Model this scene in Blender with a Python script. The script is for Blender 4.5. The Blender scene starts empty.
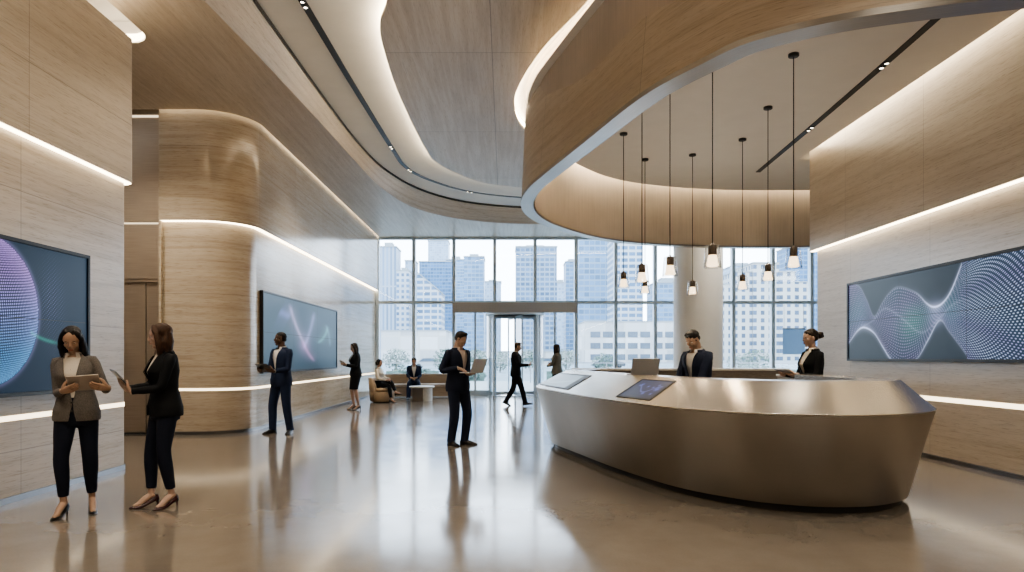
import bpy, math, random
import numpy as np
from mathutils import Vector, Matrix, geometry
from mathutils.bvhtree import BVHTree
PI = math.pi
scene = bpy.context.scene
COL = scene.collection
# ---------------------------------------------------------------- camera
F, CX, CY, EYE = 683.0, 505.0, 357.0, 1.38
cam_d = bpy.data.cameras.new('camera')
cam_d.sensor_width = 36.0
cam_d.lens = F / 1024 * 36.0
cam_d.shift_x = (512 - CX) / 1024
cam_d.shift_y = (CY - 286) / 1024
cam_d.clip_end = 4000
cam = bpy.data.objects.new('camera', cam_d)
COL.objects.link(cam)
cam.location = (0, 0, EYE)
cam.rotation_euler = (PI / 2, 0, 0)
scene.camera = cam

def at_z(px, py, z):
    """point on the level plane z seen in the survey photograph at (px, py)"""
    y = F * (EYE - z) / (py - CY)
    return ((px - CX) / F * y, y)

# ---------------------------------------------------------------- object helpers
def tag(o, label=None, cat=None, group=None, kind=None):
    if label: o['label'] = label
    if cat: o['category'] = cat
    if group: o['group'] = group
    if kind: o['kind'] = kind
    return o

def empty(name, loc=(0, 0, 0), rz=0.0, label=None, cat=None, group=None, kind=None):
    o = bpy.data.objects.new(name, None)
    COL.objects.link(o)
    o.location = loc
    o.rotation_euler = (0, 0, rz)
    o.empty_display_size = 0.1
    return tag(o, label, cat, group, kind)

class MB:
    def __init__(s):
        s.v, s.f, s.uv, s.m, s.sm = [], [], [], [], []
    def add(s, verts, faces, uv=None, mi=0, smooth=True):
        b = len(s.v)
        s.v.extend([tuple(map(float, p)) for p in verts])
        for f in faces:
            s.f.append(tuple(b + i for i in f))
            s.m.append(mi)
            s.sm.append(smooth)
            s.uv.append([uv[i] for i in f] if uv is not None else None)
        return s
    def box(s, lo, hi, mi=0, uvscale=1.0):
        x0, y0, z0 = lo; x1, y1, z1 = hi
        P = [(x0,y0,z0),(x1,y0,z0),(x1,y1,z0),(x0,y1,z0),(x0,y0,z1),(x1,y0,z1),(x1,y1,z1),(x0,y1,z1)]
        for q, ax in (((0,3,2,1),2),((4,5,6,7),2),((0,1,5,4),1),((1,2,6,5),0),((2,3,7,6),1),((3,0,4,7),0)):
            pts = [P[i] for i in q]
            uv = [((p[0],p[2]) if ax == 1 else (p[1],p[2]) if ax == 0 else (p[1],p[0])) for p in pts]
            s.add(pts, [(0,1,2,3)], uv, mi, False)
        return s
    def rbox(s, lo, hi, r=0.01, mi=0):
        """box with chamfered edges"""
        x0,y0,z0 = lo; x1,y1,z1 = hi
        r = min(r, (x1-x0)*.49, (y1-y0)*.49, (z1-z0)*.49)
        def ring(z, d):
            return [(x0+d+r-d*0,y0+d,z),(x1-r-d*0-d,y0+d,z),(x1-d,y0+r+d,z),(x1-d,y1-r-d,z),(x1-r-d,y1-d,z),(x0+r+d,y1-d,z),(x0+d,y1-r-d,z),(x0+d,y0+r+d,z)]
        rs = [ring(z0, r*.9 if r*2.9 < min(x1-x0,y1-y0)/2 else 0), ring(z0+r, 0), ring(z1-r, 0), ring(z1, r*.9 if r*2.9 < min(x1-x0,y1-y0)/2 else 0)]
        return s.loft(rs, closed=True, caps=True, mi=mi, smooth=False)
    def grid(s, rows, uv=None, closed=False, mi=0, smooth=True):
        nr, nc = len(rows), len(rows[0])
        v = [p for r in rows for p in r]
        fs = []
        for i in range(nr-1):
            for j in range(nc if closed else nc-1):
                k = (j+1) % nc
                fs.append((i*nc+j, i*nc+k, (i+1)*nc+k, (i+1)*nc+j))
        fuv = [q for r in uv for q in r] if uv is not None else None
        return s.add(v, fs, fuv, mi, smooth)
    def loft(s, rings, closed=True, caps=True, mi=0, smooth=True):
        s.grid(rings, None, closed, mi, smooth)
        if caps:
            for r, rev in ((rings[0], True), (rings[-1], False)):
                n = len(r)
                c = tuple(sum(p[k] for p in r)/n for k in range(3))
                s.add(list(r)+[c], [((j+1)%n, j, n) if rev else (j, (j+1)%n, n) for j in range(n)], None, mi, smooth)
        return s
    def poly(s, pts, z, up=False, mi=0, uvrot=False):
        tris = geometry.tessellate_polygon([[Vector((p[0], p[1], 0)) for p in pts]])
        v = [(p[0], p[1], z) for p in pts]
        uv = [(p[1], p[0]) for p in pts]
        fs = []
        for t in tris:
            a, b, c = (Vector(v[i]) for i in t)
            n = (b-a).cross(c-a).z
            fs.append(tuple(t) if (n > 0) == up else (t[0], t[2], t[1]))
        return s.add(v, fs, uv, mi, False)
    def tube(s, pts, radii, n=12, caps=True, mi=0, smooth=True):
        return s.loft(tube_rings(pts, radii, n), True, caps, mi, smooth)
    def ell(s, c, r, nu=16, nv=10, R=None, mi=0):
        rings = []
        c = Vector(c)
        for i in range(1, nv):
            t = PI*i/nv
            ring = []
            for j in range(nu):
                a = 2*PI*j/nu
                p = Vector((r[0]*math.sin(t)*math.cos(a), r[1]*math.sin(t)*math.sin(a), -r[2]*math.cos(t)))
                ring.append(c + (R @ p if R else p))
            rings.append(ring)
        s.grid(rings, None, True, mi)
        for ring, sg in ((rings[0], -1), (rings[-1], 1)):
            q = Vector((0,0,sg*r[2])); q = c + (R @ q if R else q)
            s.add(list(ring)+[q], [((j+1)%nu, j, nu) if sg < 0 else (j, (j+1)%nu, nu) for j in range(nu)], None, mi)
        return s
    def lathe(s, prof, n=24, c=(0,0,0), mi=0, caps=False, smooth=True, a0=0.0, a1=2*PI):
        full = abs(a1-a0-2*PI) < 1e-6
        m = n if full else n+1
        rings = [[(c[0]+r*math.cos(a0+(a1-a0)*j/n), c[1]+r*math.sin(a0+(a1-a0)*j/n), c[2]+z) for j in range(m)] for r, z in prof]
        return s.loft(rings, full, caps, mi, smooth)
    def join(s, o, mi=None):
        b = len(s.v)
        s.v.extend(o.v)
        for f, u, m, k in zip(o.f, o.uv, o.m, o.sm):
            s.f.append(tuple(b+i for i in f)); s.uv.append(u); s.m.append(m if mi is None else mi); s.sm.append(k)
        return s
    def xform(s, M):
        s.v = [tuple(M @ Vector(p)) for p in s.v]
        return s
    def mesh(s, name, mats):
        me = bpy.data.meshes.new(name)
        me.from_pydata(s.v, [], s.f)
        if any(u is not None for u in s.uv):
            lay = me.uv_layers.new(name='UVMap')
            flat = []
            for f, u in zip(s.f, s.uv):
                flat.extend([c for q in (u if u is not None else [(0.0,0.0)]*len(f)) for c in q])
            lay.data.foreach_set('uv', flat)
        for m in (mats if isinstance(mats, (list, tuple)) else [mats]):
            me.materials.append(m)
        me.polygons.foreach_set('material_index', s.m)
        me.polygons.foreach_set('use_smooth', s.sm)
        me.update()
        return me
    def build(s, name, mats, parent=None, label=None, cat=None, group=None, kind=None):
        o = bpy.data.objects.new(name, s.mesh(name, mats))
        COL.objects.link(o)
        if parent is not None: o.parent = parent
        return tag(o, label, cat, group, kind)

def tube_rings(pts, radii, n=12):
    pts = [Vector(p) for p in pts]
    N = len(pts)
    T = []
    for i in range(N):
        t = pts[min(i+1, N-1)] - pts[max(i-1, 0)]
        T.append(t.normalized() if t.length > 1e-9 else Vector((0,0,1)))
    ref = Vector((1,0,0)) if abs(T[0].x) < .8 else Vector((0,1,0))
    u = (ref - T[0]*ref.dot(T[0])).normalized()
    rings = []
    for i in range(N):
        u = (u - T[i]*u.dot(T[i])).normalized()
        w = T[i].cross(u)
        r = radii[i] if isinstance(radii, (list, tuple)) else radii
        rx, ry = r if isinstance(r, (list, tuple)) else (r, r)
        rings.append([pts[i] + u*rx*math.cos(2*PI*j/n) + w*ry*math.sin(2*PI*j/n) for j in range(n)])
    return rings

def catmull(P, n, closed=False):
    P = [np.array(p, float) for p in P]
    N = len(P)
    out = []
    segs = N if closed else N-1
    for i in range(segs):
        if closed:
            a, b, c, d = P[(i-1)%N], P[i], P[(i+1)%N], P[(i+2)%N]
        else:
            b, c = P[i], P[i+1]
            a = P[i-1] if i > 0 else 2*b-c
            d = P[i+2] if i+2 < N else 2*c-b
        for k in range(n):
            t = k/n
            out.append(.5*((2*b)+(-a+c)*t+(2*a-5*b+4*c-d)*t*t+(-a+3*b-3*c+d)*t**3))
    if not closed: out.append(P[-1])
    return out

def resample(P, n):
    P = np.array(P, float)
    d = np.concatenate([[0], np.cumsum(np.linalg.norm(np.diff(P, axis=0), axis=1))])
    t = np.linspace(0, d[-1], n)
    return np.stack([np.interp(t, d, P[:, k]) for k in range(P.shape[1])], 1)

def arclen(P):
    P = np.array(P, float)
    return np.concatenate([[0], np.cumsum(np.linalg.norm(np.diff(P, axis=0), axis=1))])

def offset_path(P, d):
    P = np.array(P, float)
    T = np.gradient(P, axis=0)
    T /= np.linalg.norm(T, axis=1)[:, None] + 1e-12
    return P + np.stack([-T[:, 1], T[:, 0]], 1)*d

def copy_tree(o, parent=None):
    c = o.copy(); COL.objects.link(c)
    if parent is not None: c.parent = parent
    for ch in list(o.children): copy_tree(ch, c)
    return c

def wall_strip(mb, path, z0, z1, mi=0, u0=0.0, flip=False):
    """vertical surface along a plan path, UV in metres (u along, v up)"""
    a = arclen(path)+u0
    r0 = [(p[0], p[1], z0) for p in path]; r1 = [(p[0], p[1], z1) for p in path]
    uv0 = [(t, z0) for t in a]; uv1 = [(t, z1) for t in a]
    if flip: mb.grid([r1, r0], [uv1, uv0], mi=mi)
    else: mb.grid([r0, r1], [uv0, uv1], mi=mi)
    return mb

def flat_ribbon(mb, pa, pb, z, mi=0):
    a = arclen(pa)
    mb.grid([[(p[0],p[1],z) for p in pa], [(p[0],p[1],z) for p in pb]], [[(t,0) for t in a], [(t,.2) for t in a]], mi=mi, smooth=False)
    return mb

# ---------------------------------------------------------------- materials
class NT:
    def __init__(s, name):
        s.mat = bpy.data.materials.new(name)
        s.mat.use_nodes = True
        s.t = s.mat.node_tree
        s.t.nodes.clear()
        s.out = s.t.nodes.new('ShaderNodeOutputMaterial')
    def n(s, typ, **kw):
        nd = s.t.nodes.new(typ)
        for k, v in kw.items():
            if k.startswith('i_'):
                key = k[2:]
                key = int(key) if key.isdigit() else key.replace('_', ' ')
                nd.inputs[key].default_value = v
            else: setattr(nd, k, v)
        return nd
    def l(s, a, b): s.t.links.new(a, b)
    def math(s, op, a, b=None):
        nd = s.t.nodes.new('ShaderNodeMath'); nd.operation = op
        for i, x in enumerate((a, b)):
            if x is None: continue
            if isinstance(x, (int, float)): nd.inputs[i].default_value = x
            else: s.l(x, nd.inputs[i])
        return nd.outputs[0]
    def mix(s, fac, a, b, mode='MIX'):
        nd = s.t.nodes.new('ShaderNodeMix'); nd.data_type = 'RGBA'; nd.blend_type = mode
        for sock, x in ((nd.inputs[0], fac), (nd.inputs[6], a), (nd.inputs[7], b)):
            if isinstance(x, (int, float)): sock.default_value = x
            elif isinstance(x, (tuple, list)): sock.default_value = (*x[:3], 1)
            else: s.l(x, sock)
        return nd.outputs[2]
    def ramp(s, fac, stops):
        nd = s.t.nodes.new('ShaderNodeValToRGB')
        e = nd.color_ramp.elements
        while len(e) < len(stops): e.new(.5)
        for i, (p, c) in enumerate(stops):
            e[i].position = p; e[i].color = (*c, 1) if isinstance(c, (tuple, list)) else (c, c, c, 1)
        s.l(fac, nd.inputs[0])
        return nd.outputs[0]

def srgb(r, g, b):
    f = lambda c: c/12.92 if c <= .04045 else ((c+.055)/1.055)**2.4
    return tuple(f(x/255) for x in (r, g, b))

def pbr(name, col, rough=.5, metal=0.0, spec=.5, noise=0.0, nscale=40.0, bump=0.0, coat=0.0, sheen=0.0, stretch=(1,1,1)):
    k = NT(name)
    p = k.n('ShaderNodeBsdfPrincipled')
    p.inputs['Roughness'].default_value = rough
    p.inputs['Metallic'].default_value = metal
    p.inputs['Specular IOR Level'].default_value = spec
    p.inputs['Coat Weight'].default_value = coat
    p.inputs['Sheen Weight'].default_value = sheen
    tc = k.n('ShaderNodeTexCoord')
    mp = k.n('ShaderNodeMapping'); mp.inputs['Scale'].default_value = stretch
    k.l(tc.outputs['Object'], mp.inputs[0])
    nz = k.n('ShaderNodeTexNoise', i_Scale=nscale, i_Detail=4.0)
    k.l(mp.outputs[0], nz.inputs['Vector'])
    lo = tuple(c*(1-noise) for c in col); hi = tuple(min(1, c*(1+noise)) for c in col)
    k.l(k.ramp(nz.outputs['Fac'], [(.3, lo), (.7, hi)]), p.inputs['Base Color'])
    if bump:
        b = k.n('ShaderNodeBump', i_Strength=bump, i_Distance=.01)
        k.l(nz.outputs['Fac'], b.inputs['Height']); k.l(b.outputs[0], p.inputs['Normal'])
    k.l(p.outputs[0], k.out.inputs[0])
    return k.mat

def glow(name, col, strength):
    k = NT(name)
    e = k.n('ShaderNodeEmission'); e.inputs[0].default_value = (*col, 1); e.inputs[1].default_value = strength
    k.l(e.outputs[0], k.out.inputs[0])
    return k.mat

def travertine(name, base, pw, ph, rough=.3, ou=0.0, ov=0.0, seam=.004, soft=0.0):
    k = NT(name)
    uvn = k.n('ShaderNodeUVMap')
    def noise(sc, scale, det, dist=0.0):
        mp = k.n('ShaderNodeMapping'); mp.inputs['Scale'].default_value = sc
        k.l(uvn.outputs[0], mp.inputs[0])
        nz = k.n('ShaderNodeTexNoise', i_Scale=scale, i_Detail=det, i_Distortion=dist)
        nz.inputs['Roughness'].default_value = .62
        k.l(mp.outputs[0], nz.inputs['Vector'])
        return nz.outputs['Fac']
    n1 = noise((.30, 7.0, 1), 1.7, 8.0, .3)
    n2 = noise((2.2, 34.0, 1), 2.4, 5.0, .5)
    n3 = noise((.35, .8, 1), 1.0, 3.0)
    dk = tuple(c*(f + (1-f)*soft) for c, f in zip(base, (.80, .775, .745))); lt = tuple(min(1, c*f) for c, f in zip(base, (1.10, 1.13, 1.17)))
    c1 = k.ramp(n1, [(.30, dk), (.47, base), (.62, lt), (.72, tuple(c*.88 for c in base))])
    pits = k.ramp(n2, [(.34, (.64, .60, .55)), (.47, (1, 1, 1))])
    c2 = k.mix(.75*(1-soft*.6), c1, pits, 'MULTIPLY')
    patch = k.ramp(n3, [(.3, (.88, .87, .86)), (.7, (1.0, 1.0, 1.0))])
    c3 = k.mix(1.0, c2, patch, 'MULTIPLY')
    sep = k.n('ShaderNodeSeparateXYZ'); k.l(uvn.outputs[0], sep.inputs[0])
    def line(ax, w, o):
        f = k.math('FRACT', k.math('DIVIDE', k.math('ADD', sep.outputs[ax], o), w))
        return k.math('LESS_THAN', f, seam*2/w)
    m = k.math('MAXIMUM', line(0, pw, ou), line(1, ph, ov))
    # every slab a slightly different tone
    cell = k.n('ShaderNodeCombineXYZ')
    k.l(k.math('FLOOR', k.math('DIVIDE', k.math('ADD', sep.outputs[0], ou), pw)), cell.inputs[0])
    k.l(k.math('FLOOR', k.math('DIVIDE', k.math('ADD', sep.outputs[1], ov), ph)), cell.inputs[1])
    wn = k.n('ShaderNodeTexWhiteNoise'); k.l(cell.outputs[0], wn.inputs['Vector'])
    tone = k.ramp(wn.outputs['Value'], [(0, (.93, .92, .91)), (1, (1.0, 1.0, 1.0))])
    c4 = k.mix(1.0, c3, tone, 'MULTIPLY')
    c5 = k.mix(k.math('MULTIPLY', m, .5), c4, (.07, .05, .04))
    p = k.n('ShaderNodeBsdfPrincipled')
    p.inputs['Roughness'].default_value = rough
    k.l(c5, p.inputs['Base Color'])
    b = k.n('ShaderNodeBump', i_Strength=.12, i_Distance=.004)
    k.l(n2, b.inputs['Height']); k.l(b.outputs[0], p.inputs['Normal'])
    k.l(p.outputs[0], k.out.inputs[0])
    return k.mat

def brushed(name, col, rough=.3, var=.12, scale=(2.0, 160.0, 1.0), uv=True, blotch=.15, metal=1.0, aniso=0.0, rv=.06):
    k = NT(name)
    src = k.n('ShaderNodeUVMap').outputs[0] if uv else k.n('ShaderNodeTexCoord').outputs['Object']
    mp = k.n('ShaderNodeMapping'); mp.inputs['Scale'].default_value = scale
    k.l(src, mp.inputs[0])
    nz = k.n('ShaderNodeTexNoise', i_Scale=1.0, i_Detail=5.0); k.l(mp.outputs[0], nz.inputs['Vector'])
    nb = k.n('ShaderNodeTexNoise', i_Scale=1.3, i_Detail=4.0); k.l(src, nb.inputs['Vector'])
    p = k.n('ShaderNodeBsdfPrincipled')
    p.inputs['Metallic'].default_value = metal
    if aniso:
        p.inputs['Anisotropic'].default_value = aniso
        tg = k.n('ShaderNodeTangent', direction_type='UV_MAP'); k.l(tg.outputs[0], p.inputs['Tangent'])
    c = k.ramp(nz.outputs['Fac'], [(.3, tuple(x*(1-var) for x in col)), (.7, tuple(min(1, x*(1+var)) for x in col))])
    c2 = k.mix(1.0, c, k.ramp(nb.outputs['Fac'], [(.3, (1-blotch,)*3), (.7, (1.0,)*3)]), 'MULTIPLY')
    k.l(c2, p.inputs['Base Color'])
    k.l(k.math('ADD', k.math('MULTIPLY', nz.outputs['Fac'], rv), rough-rv/2), p.inputs['Roughness'])
    k.l(p.outputs[0], k.out.inputs[0])
    return k.mat

def thin_glass(name, tint=(.95, .98, 1.0), refl=1.0, rough=0.0, ior=1.5, haze=0.0):
    k = NT(name)
    tr = k.n('ShaderNodeBsdfTransparent'); tr.inputs[0].default_value = (*tint, 1)
    gl = k.n('ShaderNodeBsdfGlossy'); gl.inputs['Roughness'].default_value = rough
    lw = k.n('ShaderNodeLayerWeight'); lw.inputs[0].default_value = .5
    fr = k.math('ADD', k.math('MULTIPLY', k.math('POWER', lw.outputs['Facing'], 3.5), .75), .045)
    nz = k.n('ShaderNodeTexNoise', i_Scale=.6)
    tc = k.n('ShaderNodeTexCoord'); k.l(tc.outputs['Object'], nz.inputs['Vector'])
    b = k.n('ShaderNodeBump', i_Strength=.01, i_Distance=.01); k.l(nz.outputs['Fac'], b.inputs['Height']); k.l(b.outputs[0], gl.inputs['Normal'])
    ms = k.n('ShaderNodeMixShader')
    k.l(k.math('MULTIPLY', fr, refl), ms.inputs[0])
    k.l(tr.outputs[0], ms.inputs[1]); k.l(gl.outputs[0], ms.inputs[2])
    k.l(ms.outputs[0], k.out.inputs[0])
    return k.mat

WARM = (1.0, .825, .58)
M = {}
TRAV = (.515, .44, .35)
M['trav_left'] = travertine('travertine_left', TRAV, 2.4, 1.25, .32, ou=0, ov=.77)
M['trav_mid'] = travertine('travertine_mid', TRAV, 2.2, 1.3, .15, ou=.3, ov=.1)
M['trav_right'] = travertine('travertine_right', TRAV, 2.15, 9.0, .34, ou=.55, ov=1.0)
M['trav_drum'] = travertine('travertine_drum', (.575, .495, .40), 3.1, 9.0, .38, ou=.7, ov=3.0)
M['trav_soffit'] = travertine('travertine_soffit', (.64, .555, .455), 40.0, 40.0, .4, ou=12, ov=14, soft=.3)
M['trav_island'] = travertine('travertine_island', (.70, .63, .545), 3.6, 1.95, .42, ou=.55, ov=.2, seam=.006, soft=.5)
M['trav_fascia'] = travertine('travertine_fascia', TRAV, 60.0, 60.0, .38, ou=3, ov=4)
M['plaster'] = pbr('white_plaster', (.86, .84, .80), .75, noise=.02, nscale=3)
M['plaster_pillar'] = pbr('pillar_plaster', (.90, .90, .89), .6, noise=.02, nscale=3)
M['drum_ceiling'] = pbr('drum_ceiling_plaster', (.80, .77, .73), .7, noise=.02, nscale=3)
M['bronze'] = brushed('bronze_metal', (.42, .35, .285), .38, metal=.7)
M['bronze_in'] = brushed('drum_liner_metal', (.60, .52, .44), .42, scale=(30.0, 1.0, 1.0), var=.06, metal=.65)
M['steel'] = brushed('brushed_steel', (.47, .44, .40), .33, var=.03, aniso=.6, scale=(3.0, 420.0, 1.0))
M['steel_top'] = brushed('brushed_steel_top', (.50, .465, .42), .24, var=.03, aniso=.7, scale=(3.0, 420.0, 1.0))
M['rim'] = brushed('rim_metal', (.42, .40, .375), .3)
M['skirting'] = brushed('skirting_metal', (.22, .22, .23), .35)
M['black'] = pbr('black_metal', (.012, .012, .013), .45)
M['mullion'] = pbr('mullion_metal', (.58, .66, .73), .5, metal=.0, noise=.05)
M['header'] = pbr('header_metal', (.45, .43, .41), .45, metal=.3, noise=.05)
M['glass'] = thin_glass('window_glass', (.93, .97, 1.0), .9)
M['door_glass'] = thin_glass('door_glass', (.95, .98, 1.0), .8)
M['lamp_glass'] = thin_glass('lamp_glass', (.95, .95, .95), 1.1, .03)
M['led'] = glow('led_strip', WARM, 7.0)
M['led_soft'] = glow('led_strip_soft', WARM, 2.8)
M['led_cove'] = glow('led_cove', WARM, 9.0)
M['led_high'] = glow('led_high', WARM, 26.0)
M['led_bright'] = glow('led_bright', WARM, 70.0)
M['led_strip_b'] = glow('led_edge', WARM, 7.0)
M['led_dim'] = glow('led_dim', WARM, 1.2)
M['led_slot'] = glow('led_slot', WARM, 14.0)

def floor_mat():
    k = NT('polished_concrete')
    tc = k.n('ShaderNodeTexCoord')
    def nz(sc, s, d):
        mp = k.n('ShaderNodeMapping'); mp.inputs['Scale'].default_value = sc
        k.l(tc.outputs['Object'], mp.inputs[0])
        n = k.n('ShaderNodeTexNoise', i_Scale=s, i_Detail=d); n.inputs['Roughness'].default_value = .6
        k.l(mp.outputs[0], n.inputs['Vector']); return n.outputs['Fac']
    big = nz((1, .6, 1), .55, 5.0); mid = nz((1, 1, 1), 3.0, 6.0); fine = nz((1, 1, 1), 60.0, 3.0)
    c = k.ramp(big, [(.3, (.165, .142, .118)), (.5, (.205, .177, .148)), (.7, (.25, .216, .181))])
    c = k.mix(.6, c, k.ramp(mid, [(.3, (.82, .80, .78)), (.7, (1.0, 1.0, 1.0))]), 'MULTIPLY')
    c = k.mix(.35, c, k.ramp(fine, [(.3, (.8, .8, .8)), (.6, (1.0, 1.0, 1.0))]), 'MULTIPLY')
    sep = k.n('ShaderNodeSeparateXYZ'); k.l(tc.outputs['Object'], sep.inputs[0])
    sl = k.math('LESS_THAN', k.math('FRACT', k.math('DIVIDE', k.math('ADD', sep.outputs[1], 1.54), 4.0)), .0025)
    c = k.mix(k.math('MULTIPLY', sl, .45), c, (.05, .045, .04))
    p = k.n('ShaderNodeBsdfPrincipled')
    k.l(c, p.inputs['Base Color'])
    k.l(k.ramp(k.math('ADD', k.math('MULTIPLY', big, .5), k.math('MULTIPLY', mid, .5)), [(.3, .085), (.7, .17)]), p.inputs['Roughness'])
    p.inputs['Specular IOR Level'].default_value = .62
    b = k.n('ShaderNodeBump', i_Strength=.012, i_Distance=.01); k.l(mid, b.inputs['Height']); k.l(b.outputs[0], p.inputs['Normal'])
    k.l(p.outputs[0], k.out.inputs[0])
    return k.mat
M['floor'] = floor_mat()
# ================================================================ the room shell
XL, XR, YW, ZS, ZC = -4.68, 5.82, 24.8, 5.72, 6.12
S = lambda mb, name, mats, parent=None: mb.build(name, mats, parent, kind='structure')

S(MB().box((-12, -3, -.2), (16, YW + .15, 0)), 'floor', M['floor'])
S(MB().box((-12, -3, ZC), (16, YW + .15, ZC + .25)), 'ceiling', M['plaster'])
S(MB().box((-12, -3.2, 0), (16, -3, ZC)), 'wall_back', M['trav_fascia'])
S(MB().box((-12.2, 8.6, 0), (-12, 12.4, ZC)), 'wall_side', M['trav_fascia'])
S(MB().box((15.8, 12.9, 0), (16, YW, ZC)), 'wall_end', M['trav_fascia'])

# ---- near left wall: recessed lower slab, light slot, projecting upper slab
YE = 8.48
mb = MB()
def corner_path(x, y0, y1, r, x_end):
    """runs along +Y at x then turns left around a small radius"""
    pts = [(x, y0), (x, y1 - r)]
    for i in range(1, 9):
        a = PI/2*i/8
        pts.append((x - r + r*math.cos(a), y1 - r + r*math.sin(a)))
    pts.append((x_end, y1))
    return pts
low = resample(corner_path(XL, -3, YE, .16, -11.9), 260)
upp = resample(corner_path(XL + .08, -3, YE + .06, .16, -11.9), 260)
low = corner_path(XL, -3, YE, .12, -11.9); upp = corner_path(XL + .08, -3, YE + .05, .14, -11.9)
wall_strip(mb, low, 0, 3.53, flip=True)
wall_strip(mb, upp, 3.53, 5.30, flip=True)
flat_ribbon(mb, low, upp, 3.53)
mb.poly(upp + [(-11.9, -3)], 5.30, up=True)
wl = S(mb, 'wall_left', M['trav_left'])
def led_line(path, z0, z1, name, mat=None, out=.006, parent=None):
    m = MB(); wall_strip(m, path, z0, z1, flip=True); return S(m, name, mat or M['led'], parent)
def led_under(low_p, up_p, z, name, mat=None):
    m = MB(); flat_ribbon(m, low_p, up_p, z)
    wall_strip(m, offset_path(low_p, -.004), z-.012, z, flip=True)
    return S(m, name, mat or M['led'])
o_low = [tuple(p) for p in offset_path(low, -.004)]
led_under(low[:-1], [(p[0]-.012, p[1]) for p in upp[:-1]], 3.526, 'trim_1')
led_line(offset_path(low, -.006)[:-1], .775, .825, 'trim_2', M['led_soft'])
mb = MB(); wall_strip(mb, offset_path(low, -.015), 0, .06, flip=True); flat_ribbon(mb, offset_path(low, -.015), low, .06)
S(mb, 'baseboard_left', M['skirting'])

# ---- middle left wall with a rounded corner, seen beyond the lift recess
YM = 12.1
def mid_path(d):
    """d metres in front of the wall face"""
    pts = [(-6.08, YM - d), (-5.6, YM - d)]
    r = .78
    cx, cy = XL - r, YM + r
    for i in range(0, 17):
        a = -PI/2 + PI/2*i/16
        pts.append((cx + (r + d)*math.cos(a), cy + (r + d)*math.sin(a)))
    for y in np.linspace(YM + r + .6, YW, 14): pts.append((XL + d, y))
    return [tuple(p) for p in pts]
mlow, mup = mid_path(0), mid_path(.09)
ZM = 3.79
mb = MB()
wall_strip(mb, mlow, 0, ZM); wall_strip(mb, mup, ZM, 5.9); flat_ribbon(mb, mlow, mup, ZM)
mb.box((-6.1, YM - .07, 0), (-6.06, YM + .5, 5.9))
S(mb, 'wall_middle', M['trav_mid'])
m = MB(); flat_ribbon(m, mlow, mid_path(.082), ZM - .004); wall_strip(m, mid_path(.004), ZM - .015, ZM)
S(m, 'trim_3', M['led'])
m = MB(); wall_strip(m, mid_path(.006), .78, .825); S(m, 'trim_4', M['led_soft'])
mb = MB(); wall_strip(mb, mid_path(.015), 0, .06); flat_ribbon(mb, mlow, mid_path(.015), .06)
S(mb, 'baseboard_middle', M['skirting'])

# ---- lift recess: bronze wall with doors
mb = MB()
mb.box((-11.9, 12.2, 2.78), (-6.08, 12.6, 3.74)); mb.box((-11.9, 12.2, 3.80), (-6.08, 12.6, 5.9))
mb.box((-11.9, 12.24, 3.70), (-6.08, 12.5, 3.84)); mb.box((-6.16, 12.14, 0), (-6.08, 12.6, 5.9))
S(mb, 'wall_lift', M['bronze'])
S(MB().box((-11.9, 12.17, 5.66), (-6.16, 12.2, 5.69)), 'trim_19', M['led_dim'])
m = MB().box((-11.9, 12.19, 3.76), (-6.16, 12.235, 3.78)); S(m, 'trim_5', M['led_dim'])
dr = empty('door_1', kind='structure')
mb = MB(); mb.box((-6.44, 12.27, .02), (-6.17, 12.3, 2.76)); mb.build('door_leaf', M['bronze'], dr)
mb = MB(); mb.box((-7.3, 12.26, .02), (-6.452, 12.29, 2.76)); mb.build('door_leaf', M['bronze'], dr)
MB().box((-7.3, 12.32, 0), (-6.1, 12.36, 2.78)).build('door_gap_dark', M['black'], dr)  # black sheet added behind the leaves to keep their joint dark
mb = MB(); mb.box((-7.4, 12.22, 2.72), (-6.16, 12.34, 2.78)); mb.box((-7.4, 12.22, 0), (-7.3, 12.34, 2.78)); mb.box((-11.9, 12.25, 0), (-7.4, 12.6, 2.78)); mb.build('door_frame', M['bronze'], dr)
mb = MB(); mb.box((-11.9, 12.17, 0), (-6.1, 12.2, .03)); S(mb, 'baseboard_lift', M['black'])

# ---- right wall
YR = 12.82
rlow = [(XR, -3), (XR, YR - .1), (XR + .03, YR - .03), (XR + .1, YR), (15.9, YR)]
rup = [(XR - .09, -3), (XR - .09, YR + .02), (XR - .06, YR + .09), (XR + .01, YR + .12), (15.9, YR + .12)]
mb = MB()
wall_strip(mb, rlow, 0, 3.37); wall_strip(mb, rup, 3.37, 5.42); flat_ribbon(mb, rlow, rup, 3.37)
S(mb, 'wall_right', M['trav_right'])
m = MB(); flat_ribbon(m, rlow[:-1], [(p[0]+.01, p[1]) for p in rup[:-1]], 3.366)
wall_strip(m, [(XR - .004, -3), (XR - .004, YR - .1)], 3.355, 3.37); S(m, 'trim_6', M['led'])
m = MB(); wall_strip(m, [(XR - .006, -3), (XR - .006, YR - .1)], .785, .845); S(m, 'trim_7', M['led_soft'])
mb = MB(); mb.box((XR - .05, -3, 0), (XR, YR, .05)); S(mb, 'baseboard_right', M['skirting'])

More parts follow.
